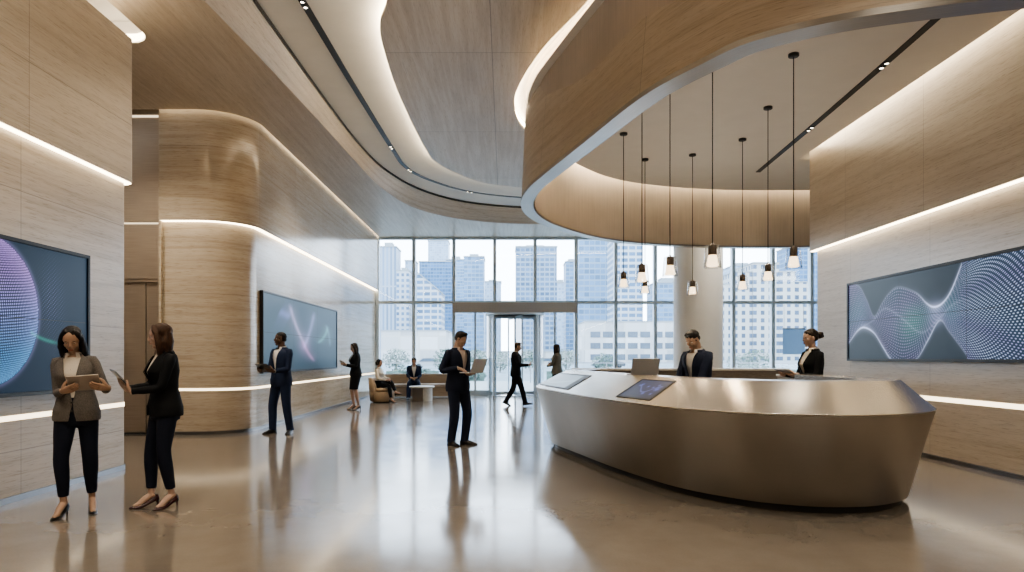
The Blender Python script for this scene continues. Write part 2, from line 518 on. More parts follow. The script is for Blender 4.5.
# ---- travertine soffit on the left and along the windows, with lit slots
def soffit_edge():
    pts = [(-3.32, -3), (-3.32, 4), (-3.32, 9), (-3.30, 13), (-3.22, 15.5), (-3.0, 17.3), (-2.45, 19.1), (-1.5, 20.5), (-.2, 21.3), (1.4, 21.65), (4, 21.75), (10, 21.75), (16, 21.75)]
    return [tuple(p) for p in catmull(pts, 6)]
SE = soffit_edge()
SB = [tuple(p) for p in catmull([(-3.95, -3), (-3.9, 4), (-3.68, 8), (-3.55, 10), (-3.40, 13), (-3.30, 15.5), (-3.16, 17.6), (-2.68, 19.8), (-1.65, 21.3), (-.25, 22.1), (1.4, 22.35), (4, 22.45), (16, 22.45)], 6)]
SB = [tuple(p) for p in resample(SB, 80)]; SE = [tuple(p) for p in resample(SE, 80)]
gap = .13
mp = [p for p in mid_path(gap)]
mp[0] = (-12, YM - gap)
hole = [(-4.84, -3), (-4.84, 8.9)] + [(-5.14 + .3*math.cos(a), 9.1 + .34*math.sin(a)) for a in np.linspace(0, PI/2, 8)] + [(-12, 9.44)]
poly = hole + mp[:1] + mp[1:-1] + [(XL + gap, YW + .1), (16, YW + .1)] + SB[::-1]
mb = MB().poly(poly, ZS)
S(mb, 'ceiling_soffit', M['trav_soffit'])
a = arclen(SE); mb = MB(); mb.grid([[(*p, ZC - .05) for p in SE], [(*p, ZS) for p in SB]], [[(u, .5) for u in a], [(u, 0) for u in a]]); S(mb, 'trim_8', M['trav_fascia'])
mb = MB(); a = offset_path(SE, -.02); wall_strip(mb, [tuple(p) for p in a], ZC - .06, ZC, flip=True); S(mb, 'trim_9', M['black'])
# lips that make the slots read as recesses and the lit strips inside them
mb = MB(); wall_strip(mb, hole, ZS, ZS + .3, flip=False); S(mb, 'trim_10', M['plaster'])
mb = MB(); mb.poly([(-4.8, -3), (-4.8, 9.5), (-11.9, 9.5), (-11.9, -3)], ZS + .3); S(mb, 'ceiling_slot', M['plaster'])
mb = MB(); mb.box((-4.98, -3, 5.31), (-4.88, 8.2, 5.36)); S(mb, 'trim_11', M['led_high'])
hp = [tuple(p) for p in offset_path(hole, .012)]
mb = MB(); wall_strip(mb, hp, ZS + .015, ZS + .12); S(mb, 'trim_18', M['led_strip_b'])
mb = MB(); flat_ribbon(mb, mid_path(.09), mid_path(.16), 5.84); S(mb, 'trim_12', M['led_slot'])

# ---- floating travertine ceiling panel with a lit edge
ZI = 5.95
isl = [at_z(px, py, ZI) for px, py in ((387, 0), (380, 25), (384, 50), (400, 97), (425, 148), (440, 165), (480, 182), (525, 188))]
left = [(-.9, -3), (-.95, 2), (-1.1, 5.5), (-1.35, 7.6)] + isl
left_s = [tuple(p) for p in catmull(left, 8)] + [(2.2, 19.0), (4.5, 19.1)]
dr_edge = [(6.2, 4.55), (5.0, 4.62), (3.6, 4.95), (2.75, 5.4), (2.2, 5.9), (1.78, 6.5), (1.40, 7.4), (1.05, 8.8), (.58, 10.05), (.25, 11.4), (.17, 12.4), (.32, 13.5), (.75, 14.4), (1.6, 15.4), (3, 16.35), (4.5, 16.6)]
dr_edge_s = [tuple(p) for p in catmull(dr_edge, 6)]
ipoly = left_s + dr_edge_s[::-1] + [(6.2, -3)]
mb = MB(); mb.poly(ipoly, ZI); mb.poly(ipoly, ZI + .05, up=True)
wall_strip(mb, left_s, ZI, ZI + .05, flip=False); wall_strip(mb, dr_edge_s, ZI, ZI + .05)
S(mb, 'ceiling_panel', M['trav_island'])
mb = MB(); ins = offset_path(left_s, -.10); wall_strip(mb, [tuple(p) for p in ins], ZI + .055, ZI + .10, flip=True); flat_ribbon(mb, [tuple(p) for p in offset_path(left_s, -.03)], [tuple(p) for p in ins], ZI + .055); S(mb, 'trim_13', M['led_high'])

# ---- the big stone drum over the desk
bot = [(5.9, 4.45), (4.6, 4.55), (3.66, 4.76), (2.62, 5.08), (2.0, 5.45), (1.72, 5.85), (1.34, 6.62), (.957, 7.97), (.564, 9.4), (.347, 10.3), (.27, 11.25), (.41, 12.2), (.83, 13.2), (1.82, 14.55), (3.04, 15.35), (4.88, 15.82), (7.13, 15.86), (11, 15.86)]
top = [(5.9, 5.1), (4.7, 5.18), (3.75, 5.4), (2.9, 5.75), (2.35, 6.15), (2.0, 6.6), (1.65, 7.35), (1.24, 8.85), (.78, 10.1), (.5, 11.0), (.38, 11.9), (.42, 12.8), (.68, 13.7), (1.7, 14.95), (3.0, 15.7), (4.88, 16.0), (7.13, 16.05), (11, 16.05)]
bot_s = np.array(catmull(bot, 8)); top_s = np.array(catmull(top, 8))
ZR, ZD = 3.90, 5.15
rows, uvs = [], []
a = arclen(bot_s)
for i in range(9):
    t = i/8
    q = bot_s*(1-t) + top_s*t
    rows.append([(p[0], p[1], ZR + .05 + (ZC - ZR - .05)*t) for p in q]); uvs.append([(u, ZR + (ZC - ZR)*t) for u in a])
mb = MB(); mb.grid(rows, uvs); S(mb, 'ceiling_drum', M['trav_drum'])
inn = offset_path(bot_s, -.20)
mb = MB()
rim_o = offset_path(bot_s, .012)
wall_strip(mb, rim_o, ZR, ZR + .05); flat_ribbon(mb, rim_o, inn, ZR); flat_ribbon(mb, bot_s, rim_o, ZR + .05); wall_strip(mb, inn, ZR, ZR + .045, flip=True)
S(mb, 'trim_14', M['rim'])
inn2 = offset_path(bot_s, -.22)
mb = MB(); wall_strip(mb, inn2, ZR + .03, 5.6, flip=True); S(mb, 'wall_drum', M['bronze_in'])
# inner ceiling and its cove
inn3 = [tuple(p) for p in offset_path(bot_s, -.42)]
cpoly = [p for p in inn3 if p[0] < XR - .22] + [(XR - .22, 15.4), (XR - .22, 13.1), (10.9, 13.1)]
back = [p for p in inn3 if p[0] >= XR - .22 and p[1] > 10]
cpoly = [p for p in inn3 if p[0] < XR - .22] + back + [(10.9, 13.15), (XR - .22, 13.15)]
mb = MB(); mb.poly(cpoly, ZD); mb.poly(cpoly, ZD + .04, up=True)
S(mb, 'ceiling_inner', M['drum_ceiling'])
mb = MB(); mb.poly([tuple(p) for p in offset_path(bot_s, -.1)] + [(11, 13), (5.9, 13)], ZD + .42, up=False); S(mb, 'ceiling_upper', M['plaster'])
lo_i = offset_path(bot_s, -.30)[8*6:]; hi_i = offset_path(bot_s, -.40)[8*6:]
mb = MB(); flat_ribbon(mb, lo_i, hi_i, ZD + .30); mb.box((XR - .20, 4.7, ZD + .24), (XR - .10, 13.1, ZD + .27)); S(mb, 'trim_15', M['led_high'])
# lit gap between the drum and the floating panel
mb = MB(); wall_strip(mb, [tuple(p) for p in offset_path(dr_edge_s, .025)], ZI + .06, ZC - .02); S(mb, 'trim_16', M['led_high'])

# ---- window wall, one bay at a time
mx = [377.7, 414, 454, 494.7, 535, 576, 615.5, 655, 694, 733, 772.5, 811, 850, 889]
wx = [(p - CX)/F*YW for p in mx]
ZT = 1.38 + 54.5*YW/F
DOOR = (2, 3, 4)
n = 0
for i in range(len(wx) - 1):
    x0, x1 = wx[i], wx[i+1]
    n += 1
    w = empty(f'window_{n}', (x0, YW, 0), kind='structure')
    mb = MB()
    t = .06
    mb.box((-t, -.10, 0), (t, .12, ZS + .1))
    if i == len(wx) - 2: mb.box((x1-x0-t, -.10, 0), (x1-x0+t, .12, ZS + .1))
    wd = x1 - x0
    mb.box((t, -.08, ZT - .055), (wd - t, .1, ZT + .055)); mb.box((t, -.08, ZS - .08), (wd - t, .1, ZS + .1))
    if i not in DOOR: mb.box((t, -.10, 0), (wd - t, .1, .16))
    mb.build('window_frame', M['mullion'], w)
    g = MB(); g.add([(t, 0, ZT), (wd-t, 0, ZT), (wd-t, 0, ZS), (t, 0, ZS)], [(0, 1, 2, 3)], smooth=False); g.build('window_pane', M['glass'], w)
    if i not in DOOR:
        g = MB(); g.add([(t, 0, .1), (wd-t, 0, .1), (wd-t, 0, ZT), (t, 0, ZT)], [(0, 1, 2, 3)], smooth=False); g.build('window_pane', M['glass'], w)
S(MB().box((-12, YW - .02, ZS + .1), (16, YW + .2, ZC)), 'wall_front', M['plaster'])
S(MB().box((wx[-1], YW - .05, 0), (16, YW + .1, ZS+.1)), 'wall_corner', M['plaster'])
S(MB().box((-12, YW - .05, 0), (wx[0] - .05, YW + .1, ZS+.1)), 'wall_stub', M['trav_mid'])
# steel header over the entrance
S(MB().box((wx[2] - .04, YW - .22, ZT - .38), (wx[5] + .04, YW - .02, ZT - .02)), 'trim_17', M['header'])

# ---- pillar
mb = MB().lathe([(.665, 0), (.665, ZC)], 48, (5.37, 19.0, 0)); S(mb, 'pillar', M['plaster_pillar'])
mb = MB().lathe([(.665, .06), (.68, .06), (.68, 0)], 48, (5.37, 19.0, 0)); S(mb, 'baseboard_pillar', M['skirting'])

# ---- revolving door
RX, RY, RR = (515 - CX)/F*(YW - .1), YW - .15, 1.02
rd = empty('revolving_door', (RX, RY, 0), label='glass revolving door with dark metal posts in the middle of the window wall', cat='revolving door')
ZD2 = 2.86
mb = MB(); mb.lathe([(RR + .04, 0), (RR + .04, .07), (RR - .04, .07), (RR - .04, 0)], 48, (0, 0, ZD2), caps=True); mb.build('canopy', M['mullion'], rd)
for sg in (0, PI):
    mb = MB(); mb.lathe([(RR, .02), (RR, ZD2)], 16, a0=sg - .72, a1=sg + .72); mb.build('curved_glass', M['door_glass'], rd)
    for e in (-.74, .74):
        a = sg + e
        mb = MB().box((-.032, -.032, 0), (.032, .032, ZD2)).xform(Matrix.Translation((RR*math.cos(a), RR*math.sin(a), 0)) @ Matrix.Rotation(a, 4, 'Z')); mb.build('post', M['mullion'], rd)
mb = MB().lathe([(.035, .01), (.035, ZD2)], 12); mb.build('shaft', M['mullion'], rd)
for k in range(4):
    a = k*PI/2 + .25
    R4 = Matrix.Rotation(a, 4, 'Z')
    w = MB(); w.box((.04, -.02, .02), (.98, .02, .14)).box((.04, -.02, ZD2 - .1), (.98, .02, ZD2 - .01)).box((.92, -.02, .1), (.98, .02, ZD2 - .05)); w.xform(R4)
    wo = w.build('wing', M['mullion'], rd)
    g = MB(); g.add([(.05, 0, .1), (.95, 0, .1), (.95, 0, ZD2 - .05), (.05, 0, ZD2 - .05)], [(0, 1, 2, 3)], smooth=False); g.xform(R4); g.build('wing_glass', M['door_glass'], wo)
# glazed side panels beside the door
for x0, x1 in ((wx[2], RX - RR*.74 - .12), (RX + RR*.74 + .12, wx[5])):
    n += 1
    w = empty(f'window_{n}', (x0, YW - .1, 0), kind='structure')
    wd = x1 - x0; mb = MB()
    xs = [0, wd*.58, wd] if x0 < RX else [0, wd*.42, wd]
    for x in xs: mb.box((x - .035, -.05, 0), (x + .035, .05, ZT - .38))
    mb.box((0, -.04, 0), (wd, .04, .18)); mb.build('window_frame', M['mullion'], w)
    g = MB(); g.add([(0, 0, .1), (wd, 0, .1), (wd, 0, ZT - .38), (0, 0, ZT - .38)], [(0, 1, 2, 3)], smooth=False); g.build('window_pane', M['door_glass'], w)
# ================================================================ reception desk
Zb, Zs, Zt = .07, .92, 1.165
Bp = [(1.15, 11.5), (.80, 11.0), (.73, 10.4), (.98, 9.33), (1.33, 7.99), (1.74, 6.87), (2.17, 6.29), (2.5, 6.06), (2.85, 5.96), (3.28, 6.02), (3.70, 6.31), (3.98, 6.8), (3.98, 7.4), (3.98, 8.35)]
Sp = [(.98, 11.9), (.56, 11.2), (.50, 10.4), (.72, 9.2), (1.04, 7.7), (1.45, 6.41), (1.80, 5.90), (2.12, 5.60), (2.62, 5.42), (3.12, 5.49), (3.56, 5.76), (3.90, 6.2), (4.07, 6.95), (4.12, 8.35)]
Tp = [(1.35, 11.9), (1.03, 11.3), (1.0, 10.6), (1.20, 9.6), (1.51, 8.05), (1.90, 6.85), (2.16, 6.42), (2.45, 6.17), (2.80, 6.03), (3.2, 6.07), (3.54, 6.23), (3.78, 6.56), (3.86, 7.3), (3.88, 8.35)]
K = 10
Bs, Ss, Ts = (np.array(catmull(p, K)) for p in (Bp, Sp, Tp))
Is = offset_path(Ts, .34)          # staff-side edge of the raised top
desk = empty('reception_desk', (2.4, 7.6, 0), label='large boat-shaped reception desk of brushed metal with sloping shoulder', cat='reception desk')
DL = Matrix.Translation((-2.4, -7.6, 0))
aS = arclen(Ss)
def r3(P, z): return [(p[0], p[1], z) for p in P]
mb = MB()
rows = []; uvs = []
for i in range(5):
    t = i/4
    rows.append(r3(Bs*(1-t) + Ss*t, Zb + (Zs - .012 - Zb)*t)); uvs.append([(u, Zb + (Zs-Zb)*t) for u in aS])
mb.grid(rows, uvs); mb.xform(DL)
mb.build('front_shell', M['steel'], desk)
mb = MB()
lipo = offset_path(Ss, -.006)
mb.grid([r3(Ss, Zs - .012), r3(lipo, Zs - .006), r3(lipo, Zs), r3(Ss*.985 + Ts*.015, Zs + .004)], [[(u, v) for u in aS] for v in (0, .01, .02, .03)])
rows = []; uvs = []
for i in range(5):
    t = .015 + .985*i/4
    rows.append(r3(Ss*(1-t) + Ts*t, Zs + .004 + (Zt - Zs - .004)*i/4)); uvs.append([(u, 1 + .5*t) for u in aS])
mb.grid(rows, uvs); mb.xform(DL)
mb.build('sloping_shoulder', M['steel_top'], desk)
mb = MB(); mb.grid([r3(Ts, Zt), r3(Is, Zt)], [[(u, 2) for u in aS], [(u, 2.34) for u in aS]]); mb.grid([r3(Is, Zt), r3(Is, .74)], [[(u, 3) for u in aS], [(u, 3.4) for u in aS]]); mb.xform(DL)
mb.build('top', M['steel_top'], desk)
W2 = offset_path(Ts, .62)
M['counter_wood'] = pbr('counter_wood', (.16, .14, .12), .45, noise=.2, nscale=9, stretch=(1, 6, 6))
mb = MB(); mb.grid([r3(Is, .74), r3(W2, .74)]); mb.grid([r3(W2, .74), r3(W2, .70)]); mb.grid([r3(Is, .7), r3(W2, .7)]); mb.xform(DL); mb.build('worktop', M['counter_wood'], desk)
mb = MB(); mb.grid([r3(Is, .70), r3(offset_path(Bs, .45), .0)]); mb.xform(DL); mb.build('inner_panel', M['bronze'], desk)
for idx, nm in ((0, 'end_panel'), (-1, 'end_panel')):
    pts = [(*Bs[idx], Zb), (*Ss[idx], Zs), (*Ts[idx], Zt), (*Is[idx], Zt), (*Is[idx], .7), (*offset_path(Bs, .45)[idx], 0)]
    mb = MB(); mb.add(pts, [tuple(range(6))] if idx else [tuple(range(6))[::-1]], [(p[0], p[2]) for p in pts], 0, False); mb.xform(DL); mb.build(nm, M['bronze'], desk)
pl = offset_path(Bs, .06)
mb = MB(); mb.grid([r3(pl, 0), r3(pl, Zb + .02)]); mb.grid([r3(Bs, Zb), r3(pl, Zb)]); mb.xform(DL); mb.build('plinth', M['black'], desk)

# touch screens let into the shoulder
def shoulder(i, t):
    i = max(0, min(len(Ss) - 1.001, i)); k = int(i); f = i - k
    s = Ss[k]*(1-f) + Ss[k+1]*f; q = Ts[k]*(1-f) + Ts[k+1]*f
    return np.array([*(s*(1-t) + q*t), Zs + (Zt - Zs)*t])
def seek(px, py):
    best = (1e9, 0, 0)
    for i in np.linspace(0, len(Ss) - 1.01, 420):
        for t in np.linspace(0, 1, 41):
            p = shoulder(i, t)
            e = (CX + F*p[0]/p[1] - px)**2 + (CY - F*(p[2] - EYE)/p[1] - py)**2
            if e < best[0]: best = (e, i, t)
    return best
def paint_mat(name, strength=1.0, rough=.3):
    k = NT(name)
    at = k.n('ShaderNodeVertexColor', layer_name='paint')
    p = k.n('ShaderNodeBsdfPrincipled'); p.inputs['Base Color'].default_value = (.01, .012, .015, 1); p.inputs['Roughness'].default_value = rough; p.inputs['Specular IOR Level'].default_value = .12
    k.l(at.outputs[0], p.inputs['Emission Color']); p.inputs['Emission Strength'].default_value = strength
    k.l(p.outputs[0], k.out.inputs[0]); return k.mat
M['screen'] = paint_mat('screen_image', 1.0)
def painted_grid(name, P00, P10, P01, nu, nv, fn, parent, label=None):
    """flat grid spanned by P00->P10 (u) and P00->P01 (v); fn(U,V) gives linear rgb"""
    P00, P10, P01 = map(np.array, (P00, P10, P01))
    U, V = np.meshgrid(np.linspace(0, 1, nu), np.linspace(0, 1, nv))
    P = P00 + U[..., None]*(P10 - P00) + V[..., None]*(P01 - P00)
    me = bpy.data.meshes.new(name)
    idx = np.arange(nu*nv).reshape(nv, nu)
    q = np.stack([idx[:-1, :-1], idx[:-1, 1:], idx[1:, 1:], idx[1:, :-1]], -1).reshape(-1, 4)
    me.from_pydata(P.reshape(-1, 3).tolist(), [], q.tolist())
    ca = me.color_attributes.new('paint', 'FLOAT_COLOR', 'POINT')
    C = np.concatenate([np.clip(fn(U, V), 0, 4), np.ones((nv, nu, 1))], -1)
    ca.data.foreach_set('color', C.reshape(-1).astype(np.float32))
    me.materials.append(M['screen'])
    o = bpy.data.objects.new(name, me); COL.objects.link(o); o.parent = parent
    return tag(o, label)
rgb = lambda a, c: a[..., None]*np.array(c)
def img_touch(seed):
    r = np.random.RandomState(seed)
    bl = [(r.uniform(.2, .85), r.uniform(.25, .75), r.uniform(.03, .09)) for _ in range(7)]
    def fn(U, V):
        c = np.ones(U.shape + (3,))*np.array((.018, .026, .055)) + rgb(.05*(V), (.5, .6, 1.0))
        for (x, y, s) in bl:
            d = np.hypot((U-x)*1.5, V-y)
            c = c + rgb(np.exp(-(d/s)**2)*(.5+.5*np.sin(U*120)*np.sin(V*90)), (.16, .22, .75))
        c = c + rgb(np.exp(-((V - .5 - .18*np.sin(U*9))/.03)**2)*.25*(U > .15)*(U < .9), (.35, .4, 1.0))
        return c
    return fn
def img_touch2(U, V):
    c = np.ones(U.shape + (3,))*np.array((.075, .10, .12)) + rgb(.06*U, (.5, .7, .8))
    c = c + rgb(np.exp(-((V - .45 - .2*np.sin(U*7))/.05)**2)*.07, (.5, .9, .9))
    return c
for (pa, pb), (t0, t1), fn, lab in ((((628.5, 388.5), (662, 391.5)), (.13, .86), img_touch(4), 'touch screen showing a blue pattern'), (((561, 381), (580, 382.5)), (.12, .84), img_touch2, 'touch screen showing a pale grey-blue page')):
    i0, i1 = seek(*pa)[1], seek(*pb)[1]
    def P(u, v, h):
        i = i0 + (i1 - i0)*u; t = t0 + (t1 - t0)*v
        p = shoulder(i, t); a = shoulder(i + .3, t) - shoulder(i - .3, t); b = shoulder(i, t + .05) - shoulder(i, t - .05)
        q = np.cross(a, b); q /= np.linalg.norm(q)
        if q[2] < 0: q = -q
        return p + q*h - np.array((2.4, 7.6, 0))
    ts = MB()
    def ring(e, h, m=8):
        a = np.linspace(e, 1-e, m)
        return [P(u, e, h) for u in a[:-1]] + [P(1-e, v, h) for v in a[:-1]] + [P(u, 1-e, h) for u in a[::-1][:-1]] + [P(e, v, h) for v in a[::-1][:-1]]
    ts.loft([ring(0, -.01), ring(0, .006), ring(.01, .008), ring(.055, .008), ring(.055, .003)], True, False, smooth=False)
    to = ts.build('touch_screen', M['black'], desk, lab)
    d = painted_grid('display', (0, 0, 0), (1, 0, 0), (0, 1, 0), 90, 60, fn, to)
    for vtx in d.data.vertices: vtx.co = P(.05 + .9*vtx.co.x, .05 + .9*vtx.co.y, .005)

# ================================================================ back counter and its end cabinet
bc = empty('back_counter', (3, 12.6, 0), label='long low dark counter with pale top under the windows behind the desk', cat='counter')
path = np.array(catmull([(1.35, 12.75), (2.4, 12.85), (3.7, 12.85), (5.25, 12.6)], 8)); o2 = offset_path(path, .55)
T0 = Matrix.Translation((-3, -12.6, 0))
M['pale_top'] = pbr('pale_stone_top', (.62, .60, .57), .3, noise=.05, nscale=6)
mb = MB(); mb.loft([r3(list(path) + list(o2[::-1]), 1.125), r3(list(path) + list(o2[::-1]), 1.165)], True, True, smooth=False); mb.xform(T0); mb.build('counter_top', M['pale_top'], bc)
ins = offset_path(path, .03); in2 = offset_path(path, .52)
mb = MB(); mb.loft([r3(list(ins) + list(in2[::-1]), .08), r3(list(ins) + list(in2[::-1]), 1.125)], True, True, smooth=False); mb.xform(T0); mb.build('cabinet_body', M['counter_wood'], bc)
pl = offset_path(path, .08)
mb = MB(); mb.loft([r3(list(pl) + list(in2[::-1]), 0), r3(list(pl) + list(in2[::-1]), .08)], True, True, smooth=False); mb.xform(T0); mb.build('plinth', M['black'], bc)
for k in range(0, len(path) - 6, 6):
    a, b = ins[k], ins[k+6]
    d = (b - a)/np.linalg.norm(b - a); nn = np.array([d[1], -d[0]])*.012
    q = [a + d*.02 + nn, b - d*.02 + nn]
    mb = MB(); mb.loft([[(*q[0], .1), (*q[1], .1), (*q[1], 1.1), (*q[0], 1.1)], [(*(q[0]-nn), .1), (*(q[1]-nn), .1), (*(q[1]-nn), 1.1), (*(q[0]-nn), 1.1)]], True, False, smooth=False)
    mb.add([(*q[0], .1), (*q[1], .1), (*q[1], 1.1), (*q[0], 1.1)], [(0, 1, 2, 3)], smooth=False); mb.xform(T0); mb.build('door', M['counter_wood'], bc)
cb = empty('end_cabinet', (4.86, 11.35, -.05), label='pale grey cabinet at the right end of the back counter', cat='cabinet')
mb = MB().rbox((-.22, -.3, .05), (.22, .3, 1.10), .008); mb.build('carcass', pbr('grey_cabinet', (.40, .375, .35), .45, noise=.04), cb)
mb = MB().rbox((-.235, -.315, 1.10), (.235, .315, 1.135), .008); mb.build('cabinet_top', M['pale_top'], cb)
mb = MB().rbox((-.205, -.315, .10), (.205, -.301, 1.08), .004); d = mb.build('door', pbr('grey_cabinet_door', (.43, .40, .37), .42, noise=.04), cb)
mb = MB().rbox((.12, -.335, .6), (.14, -.315, .8), .004); mb.build('handle', M['rim'], d)

# ================================================================ laptops, tablets
M['alu'] = pbr('aluminium', (.74, .75, .77), .5, metal=.0, noise=.02)
M['alu_grey'] = pbr('grey_aluminium', (.33, .34, .36), .4, metal=.5, noise=.02)
M['keys'] = pbr('key_caps', (.02, .02, .022), .5)
M['pad_back'] = pbr('tablet_back', (.42, .37, .33), .42, metal=.25, noise=.03)
M['pad_dark'] = pbr('tablet_dark', (.055, .057, .065), .35, noise=.05)
M['pad_face'] = pbr('tablet_face', (.02, .022, .028), .12)
M['pad_lit'] = glow('tablet_lit', (.55, .62, .75), .5)
def laptop(label, cat='laptop', open_deg=105, w=.33, d=.23, mat='alu'):
    r = empty('laptop', label=label, cat=cat)
    mb = MB().rbox((-w/2, -d/2, 0), (w/2, d/2, .014), .006); b = mb.build('base', M[mat], r)
    mb = MB()
    for i in range(5):
        for j in range(12): mb.box((-w/2 + .02 + j*(w-.04)/12, -.03 + i*.024, .0135), (-w/2 + .02 + (j+.86)*(w-.04)/12, -.03 + i*.024 + .02, .0155))
    mb.build('keyboard', M['keys'], b)
    mb = MB().rbox((-.05, -d/2 + .012, .0138), (.05, -d/2 + .07, .0148), .003); mb.build('trackpad', M['alu_grey'], b)
    R4 = Matrix.Translation((0, d/2 - .004, .012)) @ Matrix.Rotation(-math.radians(open_deg - 90), 4, 'X')
    mb = MB().rbox((-w/2, -.003, 0), (w/2, .004, d), .003).xform(R4); l = mb.build('lid', M[mat], r)
    mb = MB().add([(-w/2 + .008, -.0045, .012), (w/2 - .008, -.0045, .012), (w/2 - .008, -.0045, d - .008), (-w/2 + .008, -.0045, d - .008)], [(0, 1, 2, 3)], smooth=False).xform(R4); mb.build('screen', M['pad_face'], l)
    return r
def tablet(label, w=.26, h=.185, back='pad_back', face='pad_face', name='tablet', cat='tablet'):
    """face towards -Y, upright, centred on its origin"""
    r = empty(name, label=label, cat=cat)
    MB().rbox((-w/2, -.001, -h/2), (w/2, .007, h/2), .004).build('back', M[back], r)
    MB().rbox((-w/2 + .002, -.004, -h/2 + .002), (w/2 - .002, -.001, h/2 - .002), .0015).build('bezel', M['black'], r)
    MB().add([(-w/2 + .012, -.0045, -h/2 + .012), (w/2 - .012, -.0045, -h/2 + .012), (w/2 - .012, -.0045, h/2 - .012), (-w/2 + .012, -.0045, h/2 - .012)], [(0, 1, 2, 3)], smooth=False).build('screen', M[face], r)
    return r
lp = laptop('silver laptop standing open on the reception desk beside the seated-looking clerk'.replace('seated-looking clerk', 'man in white shirt'), open_deg=112, w=.34, d=.2)
q = np.array((1.66, 8.28)); lp.location = (q[0], q[1], Zt); lp.rotation_euler = (0, 0, PI + .12)

# ================================================================ pendant lamps
M['brown_metal'] = pbr('brown_socket', (.17, .135, .11), .5, metal=.2)
def bulb_mat():
    k = NT('frosted_bulb')
    p = k.n('ShaderNodeBsdfPrincipled'); p.inputs['Base Color'].default_value = (.9, .85, .78, 1); p.inputs['Roughness'].default_value = .4
    p.inputs['Emission Color'].default_value = (1, .74, .45, 1); p.inputs['Emission Strength'].default_value = 2.6
    k.l(p.outputs[0], k.out.inputs[0]); return k.mat
M['bulb'] = bulb_mat()
LAMPS = []
def pendant(px, cyp, bot_py, Y, label):
    X = (px - CX)/F*Y
    zb = EYE - F*0 + (CY - bot_py)*Y/F
    r = empty('pendant_lamp', (X, Y, zb), label=label, cat='pendant lamp', group='glass pendant lamps over the reception desk')
    H = ZD - zb
    MB().lathe([(0, H - .035), (.06, H - .035), (.065, H - .028), (.065, H), (0, H)], 24).build('canopy', M['black'], r)
    MB().tube([(0, 0, .27), (0, 0, H - .03)], .0065, 8).build('cord', M['black'], r)
    MB().lathe([(0, .285), (.012, .285), (.016, .27), (.044, .262), (.048, .25), (.048, .15), (.044, .145), (0, .145)], 24).build('socket', M['brown_metal'], r)
    MB().lathe([(.046, .145), (.05, .12), (.066, .035), (.066, .027), (.055, .018), (0, .016)], 24).build('diffuser', M['bulb'], r)
    mb = MB(); mb.lathe([(.062, .262), (.074, .258), (.082, .22), (.092, .10), (.098, .0), (.099, .0), (.092, .10), (.080, .22), (.068, .255)], 28); mb.build('glass_shade', M['lamp_glass'], r)
    LAMPS.append((X, Y, zb))
for a in ((623.6, 131, 288, 11.5, 'leftmost small pendant lamp, its round ceiling plate in view'), (642, 105, 283, 9.7, 'clear glass pendant lamp just above and overlapping the smallest one'), (645, 151, 294, 13.0, 'smallest and farthest pendant lamp, hanging just below another'),
          (670, 90, 276.5, 9.05, 'medium pendant lamp left of the white pillar, cord vanishing above the metal rim'), (692.5, 154, 295, 12.7, 'lowest small pendant lamp hanging in front of the white pillar'), (712.5, 68, 268, 7.8, 'largest glass pendant lamp in front of the right edge of the pillar'),
          (742.5, 134, 290, 11.8, 'small low pendant lamp right of the white pillar'), (768, 99, 281.5, 10.3, 'mid-sized pendant lamp second from the right end'), (793.6, 52, 268.5, 8.5, 'large pendant lamp nearest the right stone wall')):
    pendant(*a)

# ================================================================ black ceiling tracks with small downlights
M['spot_face'] = glow('spot_face', (1.0, .88, .70), 6.0)
def track(path, z, label, heads, w=.05):
    c = path[len(path)//2]
    r = empty('track_light', (c[0], c[1], z), label=label, cat='track light')
    T = Matrix.Translation((-c[0], -c[1], -z))
    P = np.array(path, float)
    l, q = offset_path(P, w), offset_path(P, -w)
    mb = MB(); mb.loft([[(*a, z + .02), (*b, z + .02), (*b, z - .012), (*a, z - .012)] for a, b in zip(l, q)], True, True, smooth=False); mb.xform(T); mb.build('track', M['black'], r)
    al = arclen(P)
    for h in heads:
        for dd in (-.07, .07):
            s = h + dd
            x, y = np.interp(s, al, P[:, 0]), np.interp(s, al, P[:, 1])
            hd = MB().lathe([(.038, 0), (.038, -.012), (.026, -.016), (.026, -.012)], 16, (x, y, z - .012)).xform(T).build('spot_head', M['black'], r)
            MB().lathe([(0, -.0135), (.026, -.0135)], 16, (x, y, z - .012)).xform(T).build('lens', M['spot_face'], hd)
ZTK = ZC
tl = [at_z(px, py, ZTK) for px, py in ((302, 0), (350, 80), (392, 148), (406, 167), (430, 180), (470, 191.5), (525, 197.5))]
tl = [(-2.85, 3.0), (-2.78, 6)] + tl + [(2.2, 20.3), (4.5, 20.5)]
TL = catmull(tl, 8)
track(TL, ZTK, 'long curving black track light in the white ceiling on the left', [6.15, 12.4, 14.3, 17.0])
tr = [(4.62, 5.8), (4.8, 7.65), (4.98, 10.5), (5.15, 13.9)]
track(catmull(tr, 6), ZD, 'straight black track light in the ceiling above the desk', [3.0, 5.45], .045)

